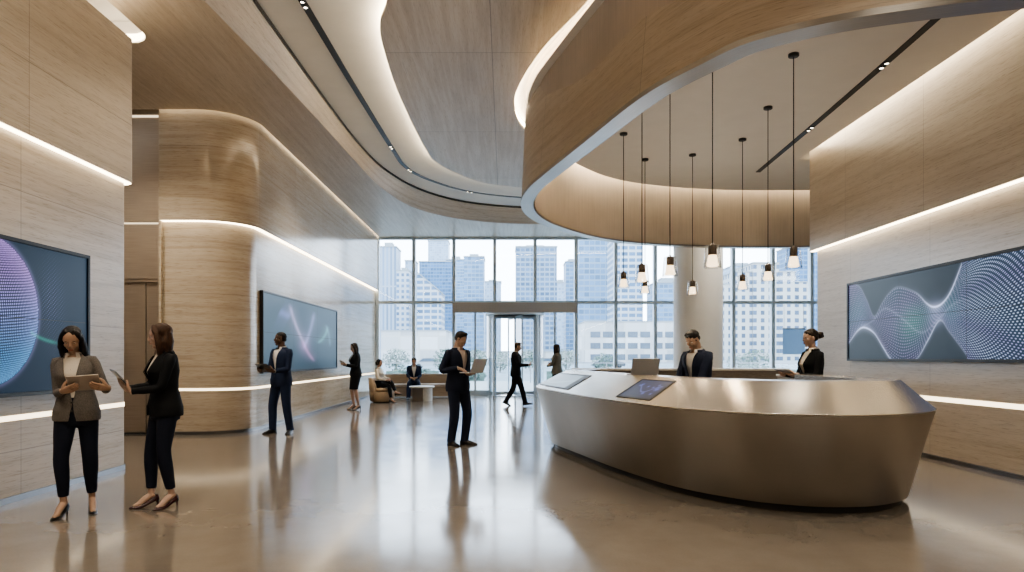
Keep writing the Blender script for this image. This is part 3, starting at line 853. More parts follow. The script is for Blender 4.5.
# ================================================================ video walls
def wall_screen(name, label, x, ya, yb, z0, z1, sgn, ncol, nrow, fn, nu, nv, seam=True):
    """screen on a wall at x facing sgn*X; u runs from the far end (ya) to the near end (yb)"""
    r = empty(name, (x, (ya + yb)/2, (z0 + z1)/2), label=label, cat='video wall')
    T = Matrix.Translation((-x, -(ya + yb)/2, -(z0 + z1)/2))
    d = .07*sgn
    ylo, yhi = min(ya, yb), max(ya, yb)
    e = .035
    mb = MB()
    xs = sorted((x + .001*sgn, x + d))
    mb.box((xs[0], ylo - e, z0 - e), (xs[1], yhi + e, z0)); mb.box((xs[0], ylo - e, z1), (xs[1], yhi + e, z1 + e))
    mb.box((xs[0], ylo - e, z0), (xs[1], ylo, z1)); mb.box((xs[0], yhi, z0), (xs[1], yhi + e, z1)); mb.xform(T)
    mb.build('frame', M['black'], r)
    xp = x + .055*sgn
    for i in range(ncol):
        for j in range(nrow):
            g = .0035 if seam else 0
            u0, u1, v0, v1 = i/ncol, (i+1)/ncol, j/nrow, (j+1)/nrow
            y0, y1 = ya + (yb-ya)*u0, ya + (yb-ya)*u1
            s = 1 if y1 > y0 else -1
            y0 += g*s; y1 -= g*s
            za, zb = z0 + (z1-z0)*v0 + g, z0 + (z1-z0)*v1 - g
            f2 = lambda U, V, u0=u0, u1=u1, v0=v0, v1=v1: fn(u0 + (u1-u0)*U, v0 + (v1-v0)*V)
            c = np.array((-x*0, -(ya + yb)/2, -(z0 + z1)/2))
            o = np.array((xp - x, 0, 0))
            painted_grid('screen_panel', o + (0, y0 + c[1], za + c[2]), o + (0, y1 + c[1], za + c[2]), o + (0, y0 + c[1], zb + c[2]), nu//ncol, nv//nrow, f2, r)
    mb = MB(); xs = sorted((x + .045*sgn, x + .05*sgn)); mb.box((xs[0], ylo, z0), (xs[1], yhi, z1)).xform(T); mb.build('back_plate', M['black'], r)
    return r
def sat(x): return np.clip(x, 0, 1)
def spl(x, pts):
    P = np.array(catmull(pts, 12)); return np.interp(x, P[:, 0], P[:, 1])
def img_wave(U, V):
    s = U*5.86; t = V
    up = spl(s, [(-.2, 1.05), (.05, 1.03), (.35, .96), (.58, .76), (.79, .54), (1.0, .68), (1.2, .80), (1.46, .86), (1.87, .76), (2.12, .62), (2.28, .57), (2.46, .60), (2.64, .725), (2.84, .98), (3.0, 1.2), (6, 1.3)])
    lo = spl(s, [(-.2, .1), (.02, .22), (.28, .37), (.5, .41), (.79, .33), (1.05, .14), (1.25, .0), (1.55, -.1), (1.9, .0), (2.15, .21), (2.4, .42), (2.6, .29), (2.98, .0), (3.15, -.2), (6, -.3)])
    hid = spl(s, [(0, .22), (.4, .40), (.79, .50), (1.1, .62), (1.5, .5), (2.0, .3), (2.4, .45), (2.8, .6), (3.4, .55), (6, .5)])
    ins = sat((up - t)/.012)*sat((t - lo)/.012)
    base = np.ones(s.shape + (3,))*np.array((.020, .031, .043))
    dark = np.ones(s.shape + (3,))*np.array((.008, .017, .032))
    q = (t - lo)/np.maximum(up - lo, .05)
    nz = .5 + .28*np.sin(s*3.1 + 2.2*np.sin(t*5)) + .22*np.sin(s*5.7 - t*8)
    right = sat((s - 2.55)/.5)
    haze = rgb(.055*nz, (.2, .55, .75)) + rgb(.075*(1-nz)*(.35 + .65*np.abs(np.cos(q*2.6 + s))), (.5, .30, .95))
    haze = haze + rgb(.06*np.exp(-((s - 1.75)/.35)**2 - ((t - .45)/.2)**2), (.05, 1.0, .45)) + rgb(.06*np.exp(-((s - 2.65)/.2)**2 - ((t - .5)/.2)**2), (.1, .9, .8)) + rgb(.06*np.exp(-((s - .35)/.3)**2 - ((t - .6)/.3)**2), (.2, .6, .9))
    # fine speckle inside the wave, then clear rows of dots fanning out to the right
    rows = np.abs(np.sin(PI*(q*26))); cols = np.abs(np.sin(PI*(s*22 + q*5)))
    spk = sat(rows*cols*2.5 - 1.5)*.30*(1 - right)
    fan = .18 + .82*sat((s - 2.3)/2.6)
    tr = (t - .40 - .05*np.sin(s*1.3))/(.42*fan + .58*fan**2)
    ri = tr*19 + .5*np.sin(s*2.1)
    r2 = np.abs(np.sin(PI*ri)); c2 = np.abs(np.sin(PI*(s*15.5 + .5*np.floor(ri) + .8*np.sin(tr*3))))
    dots = sat(r2*c2*3.0 - 1.75)*right
    amp = (.35 + .65*np.abs(np.sin(tr*2.3 + s*1.1)))
    dc = rgb(spk, (.75, .6, 1.0)) + rgb(dots*amp*.75, (.62, .74, 1.0)) + rgb(dots*(1-amp)*.4, (.6, .35, 1.0))
    dark = dark*(1 + .6*right)[..., None]
    c = base*(1-ins)[..., None] + (dark + haze*(1 - .72*right)[..., None] + dc)*ins[..., None]
    def edge(cur, w):
        nonlocal c
        d = np.abs(t - cur); c = c + rgb((np.exp(-(d/.011)**2)*.75 + np.exp(-(d/.045)**2)*.16)*w, (.62, .70, 1.0))
    bump = lambda c0, w0: np.exp(-((s - c0)/w0)**2)
    edge(up, .12*(s < 2.9) + .95*bump(2.33, .30)*(s < 2.9) + .55*bump(2.72, .16))
    edge(lo, .15*(s < 3) + .85*bump(.55, .35) + .45*bump(1.1, .2) + .45*bump(2.2, .22))
    edge(hid, .10*(1 - right))
    return c + rgb(.18*bump(2.32, .16)*np.exp(-((t - .5)/.12)**2), (.55, .6, 1.0))
wall_screen('video_wall', 'wide video wall with a woven wave of blue dots on the right stone wall', XR, 11.46, 5.6, 1.35, 2.58, -1, 4, 2, img_wave, 1200, 264)
def img_sphere(U, V):
    y = 7.56 - U*4.2; z = 1.04 + V*1.43
    c0y, c0z, R = 6.08, 1.80, .70
    dy, dz = (y - c0y)/R, (z - c0z)/R
    d = np.hypot(dy, dz)
    base = np.ones(y.shape + (3,))*np.array((.007, .017, .034)) + rgb(.016*sat(V - .35)*sat(1-U*2), (.4, .75, 1.0)) - rgb(.004*(1-V), (.5, .6, .6))
    ins = sat((1 - d)/.02)
    zz = np.sqrt(np.clip(1 - d*d, 0, 1))
    lon = np.arctan2(dy, zz + 1e-3); lat = np.arcsin(np.clip(dz, -1, 1))
    a = np.abs(np.sin(lon*76 + lat*9)); b = np.abs(np.sin(lat*76 - lon*7))
    dots = sat(a*b*2.4 - 1.2)
    hole = sat((np.hypot(dy + .35, dz + .0) - .33)/.25)
    pur = sat(.5 + .9*dz); 
    col = rgb(pur, (.62, .36, 1.0)) + rgb(1-pur, (.16, .50, 1.0))
    limb = sat((d - .55)/.45)**2
    c = base*(1 - ins*.45)[..., None] + col*(ins*(dots*(.2 + .8*hole)*.85 + .025*hole + .22*limb))[..., None]
    rs = np.random.RandomState(3)
    halo = np.exp(-((d-1.0)/.04)**2)*.10*(d > 1)*(dy > 0)
    c = c + rgb(halo, (.6, .5, 1.0))
    # scatter to the right of the limb
    st = sat(np.sin(y*170)*np.sin(z*150 + y*40)*2 - 1.25)*np.exp(-((y - 6.98)/.16)**2 - ((z-1.95)/.33)**2)
    c = c + rgb(st*.5, (.5, .45, 1.0))
    line = np.exp(-((z - 1.50 - .16*np.exp(-(y-6.6)*4.0))/.018)**2)*sat((7.12-y)/.15)*(y > 6.66)
    return c + rgb(line*.16, (.1, .8, .55))
wall_screen('video_wall', 'video wall with a glowing dotted blue and purple sphere on the near left wall', XL, 7.56, 3.36, 1.04, 2.47, 1, 2, 2, img_sphere, 900, 300)
def img_wisp(U, V):
    c = np.ones(U.shape + (3,))*np.array((.040, .070, .098)) + rgb(.04*V*(1-.3*U), (.6, .8, 1.0)) - rgb(.02*sat(1-V*2), (.5, .8, 1.0))
    def wisp(x0, y0, x1, y1, w, col, k, bend=0.0):
        nonlocal c
        dx, dy = x1-x0, y1-y0; L = math.hypot(dx, dy)
        a = ((U-x0)*dx + (V-y0)*dy)/L**2; b = ((U-x0)*-dy + (V-y0)*dx)/L + bend*np.sin(a*PI)
        f = np.exp(-(b/w)**2)*sat(a/.15)*sat((1-a)/.2)
        g = np.exp(-(b/(w*3.5))**2)*sat(a/.2)*sat((1-a)/.25)*.3
        c = c + rgb((f+g)*k, col)
    wisp(.28, .95, .47, .38, .02, (.75, .6, 1.0), .26, .02)
    wisp(.62, .92, .45, .28, .022, (.5, .5, 1.0), .20, -.02)
    wisp(.44, .45, .63, .10, .02, (.9, .4, .9), .2, .02)
    wisp(.66, .40, .84, .72, .02, (.3, .9, .9), .16, .04)
    wisp(.80, .75, .88, .35, .018, (.4, .8, 1.0), .10, -.02)
    wisp(.16, .8, .30, .75, .05, (.3, .35, 1.0), .18)
    c = c + rgb(np.exp(-((U-.47)/.07)**2 - ((V-.38)/.13)**2)*.13, (.8, .5, 1.0))
    return c
wall_screen('video_wall', 'video wall with faint crossing purple and cyan wisps on the middle left wall', XL, 18.75, 13.06, 1.10, 2.62, 1, 3, 2, lambda U, V: img_wisp(1-U, V), 480, 130)

# ================================================================ waiting corner
M['tan'] = pbr('tan_leather', (.40, .30, .205), .55, noise=.06, nscale=12, bump=.05)
M['tan_wood'] = pbr('tan_wood', (.33, .255, .185), .5, noise=.12, nscale=7, stretch=(.3, .3, 6))
M['stone_grey'] = pbr('grey_stone', (.52, .51, .49), .4, noise=.06, nscale=14)
M['cushion'] = pbr('beige_fabric', (.40, .34, .275), .85, noise=.08, nscale=60)
ch = empty('lounge_chair', (-3.72, 20.9, 0), rz=-.35, label='round-backed tan tub chair with a seated woman at the left wall', cat='armchair')
def tub(r0, r1, z0, z1, a0, a1, th, nseg=30):
    m = MB(); rings = []
    for j in range(nseg+1):
        a = a0 + (a1-a0)*j/nseg
        e = min(1, min(j, nseg-j)/5); zt = z0 + (z1-z0)*(.72 + .28*math.sin(e*PI/2))
        ca, sa = math.cos(a), math.sin(a)
        rings.append([(r0*ca, r0*sa, z0), ((r0*.35+r1*.65)*ca, (r0*.35+r1*.65)*sa, z0 + (zt-z0)*.6), (r1*ca, r1*sa, zt-.03), ((r1-th*.4)*ca, (r1-th*.4)*sa, zt), ((r1-th)*ca, (r1-th)*sa, zt-.03), ((r0-th)*ca, (r0-th)*sa, z0 + .3)])
    return m.loft(rings, True, True)
tub(.40, .46, .03, .76, PI*.55, PI*1.45, .12).build('backrest', M['tan'], ch)
MB().loft([[(r*math.cos(a)*(1 if math.cos(a) < 0 else .72), r*math.sin(a), z) for a in np.linspace(0, 2*PI, 33)[:-1]] for r, z in ((.36, .03), (.40, .06), (.43, .30), (.42, .33))]).build('base', M['tan'], ch)
MB().loft([[((r*math.cos(a) if math.cos(a) < 0 else .74*r*math.cos(a)), r*.95*math.sin(a), z) for a in np.linspace(0, 2*PI, 33)[:-1]] for r, z in ((.33, .33), (.37, .35), (.38, .40), (.35, .435), (.2, .445))]).build('seat', M['tan'], ch)
MB().lathe([(.24, 0), (.26, .03)], 24, (-.06, 0, 0)).build('plinth', M['black'], ch)
tb = empty('side_table', (-2.62, 21.55, 0), label='low round stone drum table between the seats', cat='table')
MB().lathe([(0, .41), (.38, .41), (.40, .42), (.40, .455), (.38, .465), (0, .465)], 40).build('table_top', M['stone_grey'], tb)
MB().lathe([(.33, 0), (.33, .41)], 36, a0=-1.35, a1=PI*.93).build('base', M['stone_grey'], tb)
MB().add([(.33*math.cos(-1.35), .38*math.sin(-1.35), 0), (.33*math.cos(PI*.93), .38*math.sin(PI*.93), 0), (.33*math.cos(PI*.93), .38*math.sin(PI*.93), .41), (.33*math.cos(-1.35), .38*math.sin(-1.35), .41)], [(0, 1, 2, 3)], smooth=False).build('inner_panel', M['brown_metal'], tb)
bn = empty('bench', (-2.3, 23.3, 0), label='curved tan bench with a low backrest along the window', cat='bench')
bp = np.array(catmull([(-1.75+.55, -.25), (-1.0+.55, -.1), (0.3, 0), (.75+.3, 0)], 8)); bp[:, 0] -= .55; bp = np.array(catmull([(-1.75, -.35), (-.9, -.10), (0, 0), (1.05-.3, .0)], 8))
def band(P, d0, d1, z0, z1): 
    a, b = offset_path(P, d0), offset_path(P, d1)
    return MB().loft([[(*p, z0), (*q, z0), (*q, z1-.02), (*(q*.8+p*.2), z1), (*(p*.8+q*.2), z1), (*p, z1-.02)] for p, q in zip(a, b)], True, True, smooth=False)
band(bp, -.02, .55, .04, .36).build('base', M['tan_wood'], bn)
band(bp, -.04, .50, .36, .47).build('seat', M['cushion'], bn)
band(bp, .50, .64, .04, .80).build('backrest', M['tan_wood'], bn)
# ================================================================ outside
def facade(name, wall, win, w, h, mw, mh, wall2=None, var=.25, rough=.5):
    """regular window grid; UV in metres"""
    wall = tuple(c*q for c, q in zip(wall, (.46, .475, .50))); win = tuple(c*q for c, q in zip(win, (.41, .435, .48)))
    k = NT(name)
    uvn = k.n('ShaderNodeUVMap'); sep = k.n('ShaderNodeSeparateXYZ'); k.l(uvn.outputs[0], sep.inputs[0])
    fu = k.math('DIVIDE', sep.outputs[0], w); fv = k.math('DIVIDE', sep.outputs[1], h)
    inu = k.math('LESS_THAN', k.math('FRACT', fu), 1 - mw); inv = k.math('LESS_THAN', k.math('FRACT', fv), 1 - mh)
    m = k.math('MULTIPLY', inu, inv)
    cell = k.n('ShaderNodeCombineXYZ'); k.l(k.math('FLOOR', fu), cell.inputs[0]); k.l(k.math('FLOOR', fv), cell.inputs[1])
    wn = k.n('ShaderNodeTexWhiteNoise'); k.l(cell.outputs[0], wn.inputs['Vector'])
    wc = k.ramp(wn.outputs['Value'], [(0, tuple(c*(1-var) for c in win)), (1, tuple(min(1, c*(1+var)) for c in win))])
    nz = k.n('ShaderNodeTexNoise', i_Scale=.05, i_Detail=3.0); k.l(uvn.outputs[0], nz.inputs['Vector'])
    wl = k.ramp(nz.outputs['Fac'], [(.35, wall2 or tuple(c*.9 for c in wall)), (.65, wall)])
    p = k.n('ShaderNodeBsdfPrincipled'); p.inputs['Roughness'].default_value = rough; p.inputs['Specular IOR Level'].default_value = .2
    k.l(k.mix(m, wl, wc), p.inputs['Base Color'])
    k.l(p.outputs[0], k.out.inputs[0]); return k.mat
def building(label, name, px0, px1, top, D, mat, depth=24, cap=0, roofcol=(.6, .63, .66), slope=0, steps=None, rot=0):
    x0, x1 = (px0 - CX)/F*D, (px1 - CX)/F*D
    H = EYE + (CY - top)*D/F
    xm = (x0 + x1)/2; w = x1 - x0
    r = empty(name, (xm, D, 0), label=label, cat='building')
    m = MB()
    def blk(a, b, y0, y1, z0, z1, z1b=None):
        z1b = z1 if z1b is None else z1b
        m.add([(a, y0, z0), (b, y0, z0), (b, y0, z1b), (a, y0, z1)], [(0, 1, 2, 3)], [(0, 0), (b-a, 0), (b-a, z1b), (0, z1)], 0, False)
        m.add([(b, y0, z0), (b, y1, z0), (b, y1, z1b), (b, y0, z1b)], [(0, 1, 2, 3)], [(0, 0), (y1-y0, 0), (y1-y0, z1b), (0, z1b)], 0, False)
        m.add([(a, y1, z0), (a, y0, z0), (a, y0, z1), (a, y1, z1)], [(0, 1, 2, 3)], [(0, 0), (y1-y0, 0), (y1-y0, z1), (0, z1)], 0, False)
        m.add([(b, y1, z0), (a, y1, z0), (a, y1, z1), (b, y1, z1b)], [(0, 1, 2, 3)], [(0, 0), (b-a, 0), (b-a, z1), (0, z1b)], 0, False)
        return (a, b, y0, y1, z1, z1b)
    roofs = []
    if steps:
        for (f0, f1, tp) in steps:
            roofs.append(blk(-w/2 + w*f0, -w/2 + w*f1, abs(f0-.5)*4, depth, -.3, EYE + (CY - tp)*D/F))
    else:
        roofs.append(blk(-w/2, w/2, 0, depth, -.3, H, H - slope*D/F if slope else None))
    m.build('facade', mat, r)
    rf = MB()
    e = .0008*D
    for (a, b, y0, y1, z, zb) in roofs:
        rf.loft([[(a-e, y0-e, z), (b+e, y0-e, zb), (b+e, y1+e, zb), (a-e, y1+e, z)], [(a-e, y0-e, z+e*2), (b+e, y0-e, zb+e*2), (b+e, y1+e, zb+e*2), (a-e, y1+e, z+e*2)]], True, True, smooth=False)
    if cap: rf.box((-w*.25, depth*.3, H), (w*.2, depth*.7, H + cap))
    rf.build('roof', M['roof'], r)
    return r
M['roof'] = pbr('pale_roof', (.24, .265, .285), .8, noise=.05, nscale=.2)
f_white = facade('facade_white', (.80, .84, .88), (.25, .38, .54), 3.0, 3.4, .45, .45)
f_stripe = facade('facade_stripe', (.60, .68, .76), (.36, .48, .62), 3.2, 60, .5, .02)
f_blue = facade('facade_blue', (.30, .45, .62), (.15, .30, .50), 3.0, 3.6, .14, .3)
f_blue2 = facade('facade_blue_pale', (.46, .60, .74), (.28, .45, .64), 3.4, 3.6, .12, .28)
f_far = facade('facade_hazed', (.62, .74, .86), (.50, .65, .80), 4, 4, .3, .4)  # aerial haze is mixed into the pale blue facade colours
f_band = facade('facade_bands', (.80, .83, .86), (.20, .32, .46), 4.2, 3.4, .18, .42)
f_grid = facade('facade_grid', (.44, .54, .64), (.20, .31, .45), 4.0, 4.0, .22, .38)
f_beige = facade('facade_beige', (.84, .81, .75), (.19, .25, .33), 3.4, 3.35, .52, .45)
f_low = facade('facade_low', (.92, .88, .82), (.95, .91, .85), 6, 4, .1, .1)
for a in (
    ('pale striped apartment tower seen through the leftmost pane', 'tower', 378.5, 396, 247, 560, f_stripe, 26, 5),
    ('low white tower with blue windows just right of the leftmost tower', 'tower', 396.5, 409, 271, 420, f_white, 22, 3),
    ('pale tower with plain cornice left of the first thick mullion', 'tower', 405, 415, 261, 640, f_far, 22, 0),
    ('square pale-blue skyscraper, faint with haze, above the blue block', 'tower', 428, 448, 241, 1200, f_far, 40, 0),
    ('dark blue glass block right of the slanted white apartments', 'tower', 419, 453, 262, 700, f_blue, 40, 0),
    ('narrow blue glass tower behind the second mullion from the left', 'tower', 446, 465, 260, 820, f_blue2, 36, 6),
    ('tall pale glass tower above the laptop man', 'tower', 464, 484, 257, 600, f_blue2, 30, 4),
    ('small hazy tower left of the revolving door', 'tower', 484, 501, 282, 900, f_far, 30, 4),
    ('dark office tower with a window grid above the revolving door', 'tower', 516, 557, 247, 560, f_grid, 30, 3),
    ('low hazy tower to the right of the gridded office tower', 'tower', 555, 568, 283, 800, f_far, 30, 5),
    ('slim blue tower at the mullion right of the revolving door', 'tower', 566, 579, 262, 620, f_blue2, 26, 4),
    ('broad blue balcony tower behind the leftmost pendant lamp', 'tower', 579, 614, 228, 430, f_blue2, 26, 0),
    ('tall white banded tower beside the blue balcony tower', 'tower', 614, 643, 226, 380, f_band, 26, 0),
    ('hazy stepped block just left of the pillar', 'tower', 655, 690, 283, 520, f_blue2, 30, 5),
    ('blue glass tower at the far right behind the beige block', 'tower', 792, 830, 246, 520, f_blue, 30, 0),
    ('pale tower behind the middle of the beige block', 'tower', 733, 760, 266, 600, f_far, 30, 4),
): building(*a)
building('white apartment block with a slanting stepped roof line and blue windows', 'apartment_block', 417, 441, 272, 400, f_band, 24, slope=21)
building('large beige block with stepped towers and rows of square windows', 'apartment_block', 722, 815, 262, 300, f_beige, 30, steps=[(0, .14, 284), (.14, .34, 272), (.34, .62, 263), (.62, .8, 272), (.8, 1, 282)])
building('plain white podium building low behind the seated pair', 'low_building', 381, 446, 331, 210, f_low, 30)
building('long cream building low behind the revolving door', 'low_building', 462, 578, 352, 240, f_low, 20)
# pale office with four rows of dark windows
D = 200
off = building('long pale office with four rows of dark windows left of the pillar', 'office_building', 585, 692, 322, D, f_low, 26)
M['dark_pane'] = pbr('office_pane', (.065, .095, .13), .25, noise=.2, nscale=.3)
wm = (692 - 585)/F*D
for row in range(4):
    for c in range(8):
        x = -wm/2 + 1.6 + c*(wm - 2.2)/8; z = EYE + (CY - (334.5 + row*11.3))*D/F
        fr = MB().box((x, -.12, z - .85), (x + 2.9, -.02, z + .85)).build('window', M['dark_pane'], off)
wbx = empty('construction_site', (0, 0, 0)); bpy.data.objects.remove(wbx)
# terrace, street, planting
M['asphalt'] = pbr('street_surface', (.15, .17, .185), .9, noise=.12, nscale=.3)
M['paving'] = pbr('terrace_paving', (.22, .23, .23), .8, noise=.06, nscale=1.5)
MB().box((-800, YW + .15, -.4), (800, 1600, -.12)).build('street', M['asphalt'], kind='structure')
MB().box((-40, YW + .15, -.12), (40, 40, -.02)).build('terrace', M['paving'], kind='structure')
def leaf_mat(name, c):
    return pbr(name, c, .7, noise=.35, nscale=2.5)
M['leaf_a'] = leaf_mat('leaf_green', (.085, .12, .098)); M['leaf_b'] = leaf_mat('leaf_pale', (.135, .165, .145)); M['bark'] = pbr('bark', (.12, .09, .06), .9)  # bluish distance haze is mixed into both leaf colours
rng = random.Random(5)
def leaves(cx, cy, cz, rx, ry, rz, n, s):
    m = MB()
    for _ in range(n):
        while True:
            p = Vector((rng.uniform(-1, 1), rng.uniform(-1, 1), rng.uniform(-1, 1)))
            if .25 < p.length < 1: break
        c = Vector((cx + p.x*rx, cy + p.y*ry, cz + p.z*rz))
        a = Vector((rng.uniform(-1, 1), rng.uniform(-1, 1), rng.uniform(-1, 1))).normalized(); b = a.orthogonal().normalized()
        q = rng.uniform(.6, 1.3)*s
        m.add([c - a*q, c + b*q*.5, c + a*q, c - b*q*.5], [(0, 1, 2, 3)], smooth=False)
    return m
def tree(px, D, h, mat, label):
    x = (px - CX)/F*D
    r = empty('tree', (x, D, -.12), label=label, cat='tree', group='street trees beyond the windows')
    MB().tube([(0, 0, 0), (.05, 0, h*.3), (0, .05, h*.6)], [.14*h/5, .1*h/5, .05*h/5], 8).build('trunk', M['bark'], r)
    leaves(0, 0, h*.55, h*.62, h*.5, h*.46, 520, h*.06).build('crown', M[mat], r)
for a in ((396, 70, 3.0, 'leaf_b', 'small pale tree behind the seated woman'), (447, 62, 2.9, 'leaf_a', 'green tree left of the man holding the laptop'), (476, 75, 3.0, 'leaf_a', 'tree outside just left of the revolving door'),
          (500, 66, 2.6, 'leaf_b', 'pale tree seen through the left wing of the revolving door'), (530, 72, 3.0, 'leaf_a', 'tree seen behind the walking man'), (566, 80, 3.2, 'leaf_b', 'tree outside right of the woman at the glass'),
          (604, 64, 2.4, 'leaf_a', 'low tree in front of the pale office'), (757, 60, 2.8, 'leaf_a', 'tree in front of the beige block, right of the pillar'), (738, 66, 2.4, 'leaf_b', 'paler tree beside the pillar on its right')):
    tree(a[0], a[1], a[2]*.78, *a[3:])
for px0, px1, D, h, lab in ((385, 440, 40, .75, 'clipped hedge outside behind the seated pair'), (460, 486, 40, .6, 'clipped hedge left of the revolving door'), (545, 640, 41, .7, 'clipped hedge right of the revolving door'), (722, 800, 41, .8, 'clipped hedge outside right of the pillar')):
    x0, x1 = (px0-CX)/F*D, (px1-CX)/F*D
    hd = leaves((x0+x1)/2, D, h*.5, (x1-x0)/2, .4, h*.55, 700, .1)
    hd.box((x0 + .1, D-.25, -.02), (x1 - .1, D+.25, h*.75)); hd.build('hedge', M['leaf_a'], None, lab, 'hedge')
# glass balustrade at the terrace edge
M['rail_glass'] = thin_glass('rail_glass', (.88, .94, .96), 1.0)
bl = empty('balustrade', (0, 37, -.02), label='glass balustrade with a steel handrail along the terrace outside', cat='railing')
MB().box((-9, -.03, 1.05), (18, .03, 1.10)).build('handrail', M['alu_grey'], bl)
for k in range(14): MB().box((-9 + k*2.07, -.025, 0), (-8.95 + k*2.07, .025, 1.05)).build('post', M['alu_grey'], bl)
MB().add([(-9, 0, .08), (18, 0, .08), (18, 0, 1.0), (-9, 0, 1.0)], [(0, 1, 2, 3)], smooth=False).build('glass_panel', M['rail_glass'], bl)
# parked cars
def car(px, D, col, label, rz=0):
    x = (px-CX)/F*D
    r = empty('car', (x, D, -.12), rz, label=label, cat='car', group='cars on the street outside')
    prof = [(-2.1, .3), (-2.12, .62), (-1.9, .82), (-1.45, .9), (-.85, 1.38), (.55, 1.42), (1.15, .95), (1.95, .82), (2.15, .6), (2.12, .3)]
    MB().loft([[(p[0], y, p[1] if p[1] < .9 else p[1]) for p in prof] for y in (-.8, -.86, .86, .8)], True, True, smooth=False).build('body', col, r)
    for sg in (-1, 1): MB().add([(-1.3, .865*sg, .92), (.95, .865*sg, .95), (.5, .865*sg, 1.34), (-.8, .865*sg, 1.31)], [(0, 1, 2, 3)], smooth=False).build('window', M['dark_pane'], r)
    for wx_ in (-1.35, 1.35):
        for sg in (-1, 1):
            MB().lathe([(0, -.1), (.32, -.1), (.33, 0), (.32, .1), (0, .1)], 18).xform(Matrix.Translation((wx_, .8*sg, .33)) @ Matrix.Rotation(PI/2, 4, 'X')).build('wheel', M['black'], r)
cw = pbr('car_white', (.36, .36, .36), .25); cg = pbr('car_grey', (.3, .32, .35), .25); cd = pbr('car_dark', (.06, .07, .09), .25)
for a in ((470, 95, cw, 'white car parked left of the revolving door'), (527, 100, cg, 'grey car behind the walking man'), (548, 92, cw, 'white car right of the revolving door'), (430, 88, cg, 'grey car behind the seated pair'), (608, 90, cd, 'dark car in front of the pale office')): car(*a)
# the blue-grey panel hung at the right-hand panes
pn = empty('hanging_sign', (( 794.5 - CX)/F*24.4, 24.45, EYE + (CY - 341.5)*24.4/F), label='plain blue-grey rectangular panel on the window near the right wall', cat='panel')
k = NT('blue_panel'); a_ = k.n('ShaderNodeBsdfDiffuse'); b_ = k.n('ShaderNodeBsdfTranslucent'); a_.inputs[0].default_value = (.22, .30, .40, 1); b_.inputs[0].default_value = (.11, .155, .21, 1)
ms_ = k.n('ShaderNodeMixShader'); ms_.inputs[0].default_value = .6; k.l(a_.outputs[0], ms_.inputs[1]); k.l(b_.outputs[0], ms_.inputs[2]); k.l(ms_.outputs[0], k.out.inputs[0])
MB().add([(-.40, 0, -.46), (.40, 0, -.46), (.40, 0, .46), (-.40, 0, .46)], [(0, 1, 2, 3)], smooth=False).build('panel_board', k.mat, pn)
MB().box((-.42, -.025, .455), (.42, .025, .48)).build('top_rail', M['mullion'], pn)
for sg in (-1, 1): MB().tube([(.35*sg, 0, .47), (.35*sg, 0, ZT - EYE - (CY - 341.5)*24.4/F)], .008, 6).build('cable', M['mullion'], pn)
# ================================================================ people
def vox(mb, size, it=3, fac=.5, name='tmp'):
    """one continuous skin around overlapping closed shapes -> (verts, faces)"""
    me = mb.mesh(name, [])
    o = bpy.data.objects.new(name, me); COL.objects.link(o)
    r = o.modifiers.new('r', 'REMESH'); r.mode = 'VOXEL'; r.voxel_size = size
    if it:
        s = o.modifiers.new('s', 'SMOOTH'); s.factor = fac; s.iterations = it
    dg = bpy.context.evaluated_depsgraph_get(); dg.update()
    ev = o.evaluated_get(dg); m2 = ev.to_mesh()
    v = np.empty(len(m2.vertices)*3); m2.vertices.foreach_get('co', v); v = v.reshape(-1, 3)
    f = [tuple(p.vertices) for p in m2.polygons]
    ev.to_mesh_clear(); bpy.data.objects.remove(o); bpy.data.meshes.remove(me)
    return v, f
def wrinkle(v, amp, sc, seed=0):
    from mathutils import noise
    out = np.array(v)
    for i, p in enumerate(v):
        q = Vector((p[0]*sc, p[1]*sc, p[2]*sc*.55 + seed*7.1))
        d = noise.noise_vector(q)
        out[i] += np.array(d)*amp
    return out
RZ = lambda a: Matrix.Rotation(a, 3, 'Z')
RX_ = lambda a: Matrix.Rotation(a, 3, 'X')
RY_ = lambda a: Matrix.Rotation(a, 3, 'Y')
TORSO = {
 'm': [(-.075,.080,.060,0),(-.04,.092,.066,0),(0,.095,.067,0),(.05,.088,.062,0),(.10,.083,.058,.002),(.16,.090,.064,.003),(.21,.099,.069,.002),(.25,.102,.066,0),(.275,.094,.058,-.004),(.292,.070,.048,-.006),(.305,.044,.040,-.006)],
 'f': [(-.075,.082,.062,0),(-.04,.096,.069,0),(0,.097,.071,0),(.05,.085,.062,0),(.10,.072,.052,.001),(.15,.077,.056,.005),(.20,.084,.072,.012),(.24,.085,.060,.004),(.268,.076,.050,-.003),(.288,.056,.044,-.006),(.303,.037,.036,-.006)],
}
def torso_at(sex, h):
    t = TORSO[sex]
    hs = [r[0] for r in t]
    return [float(np.interp(h, hs, [r[k] for r in t])) for k in (1, 2, 3)]
SKINS = {}
def skin_mat(key, c):
    if key not in SKINS: SKINS[key] = pbr('skin_'+key, c, .48, noise=.05, nscale=30)
    return SKINS[key]
M['eye_white'] = pbr('eye_white', (.62, .60, .57), .3)
M['iris'] = pbr('iris_dark', (.05, .03, .022), .2)
LIPS = {}
def cloth(name, c, rough=.8, noise=.12, nscale=90.0): return pbr(name, c, rough, noise=noise, nscale=nscale, spec=.22, bump=.04)
M['navy'] = cloth('navy_wool', (.018, .025, .050)); M['blue'] = cloth('blue_wool', (.016, .026, .062)); M['char'] = cloth('black_wool', (.007, .008, .010)); M['dknavy'] = cloth('dark_navy_wool', (.010, .013, .026))
M['grey_tweed'] = cloth('grey_tweed', (.135, .122, .112), .9, .35, 160)
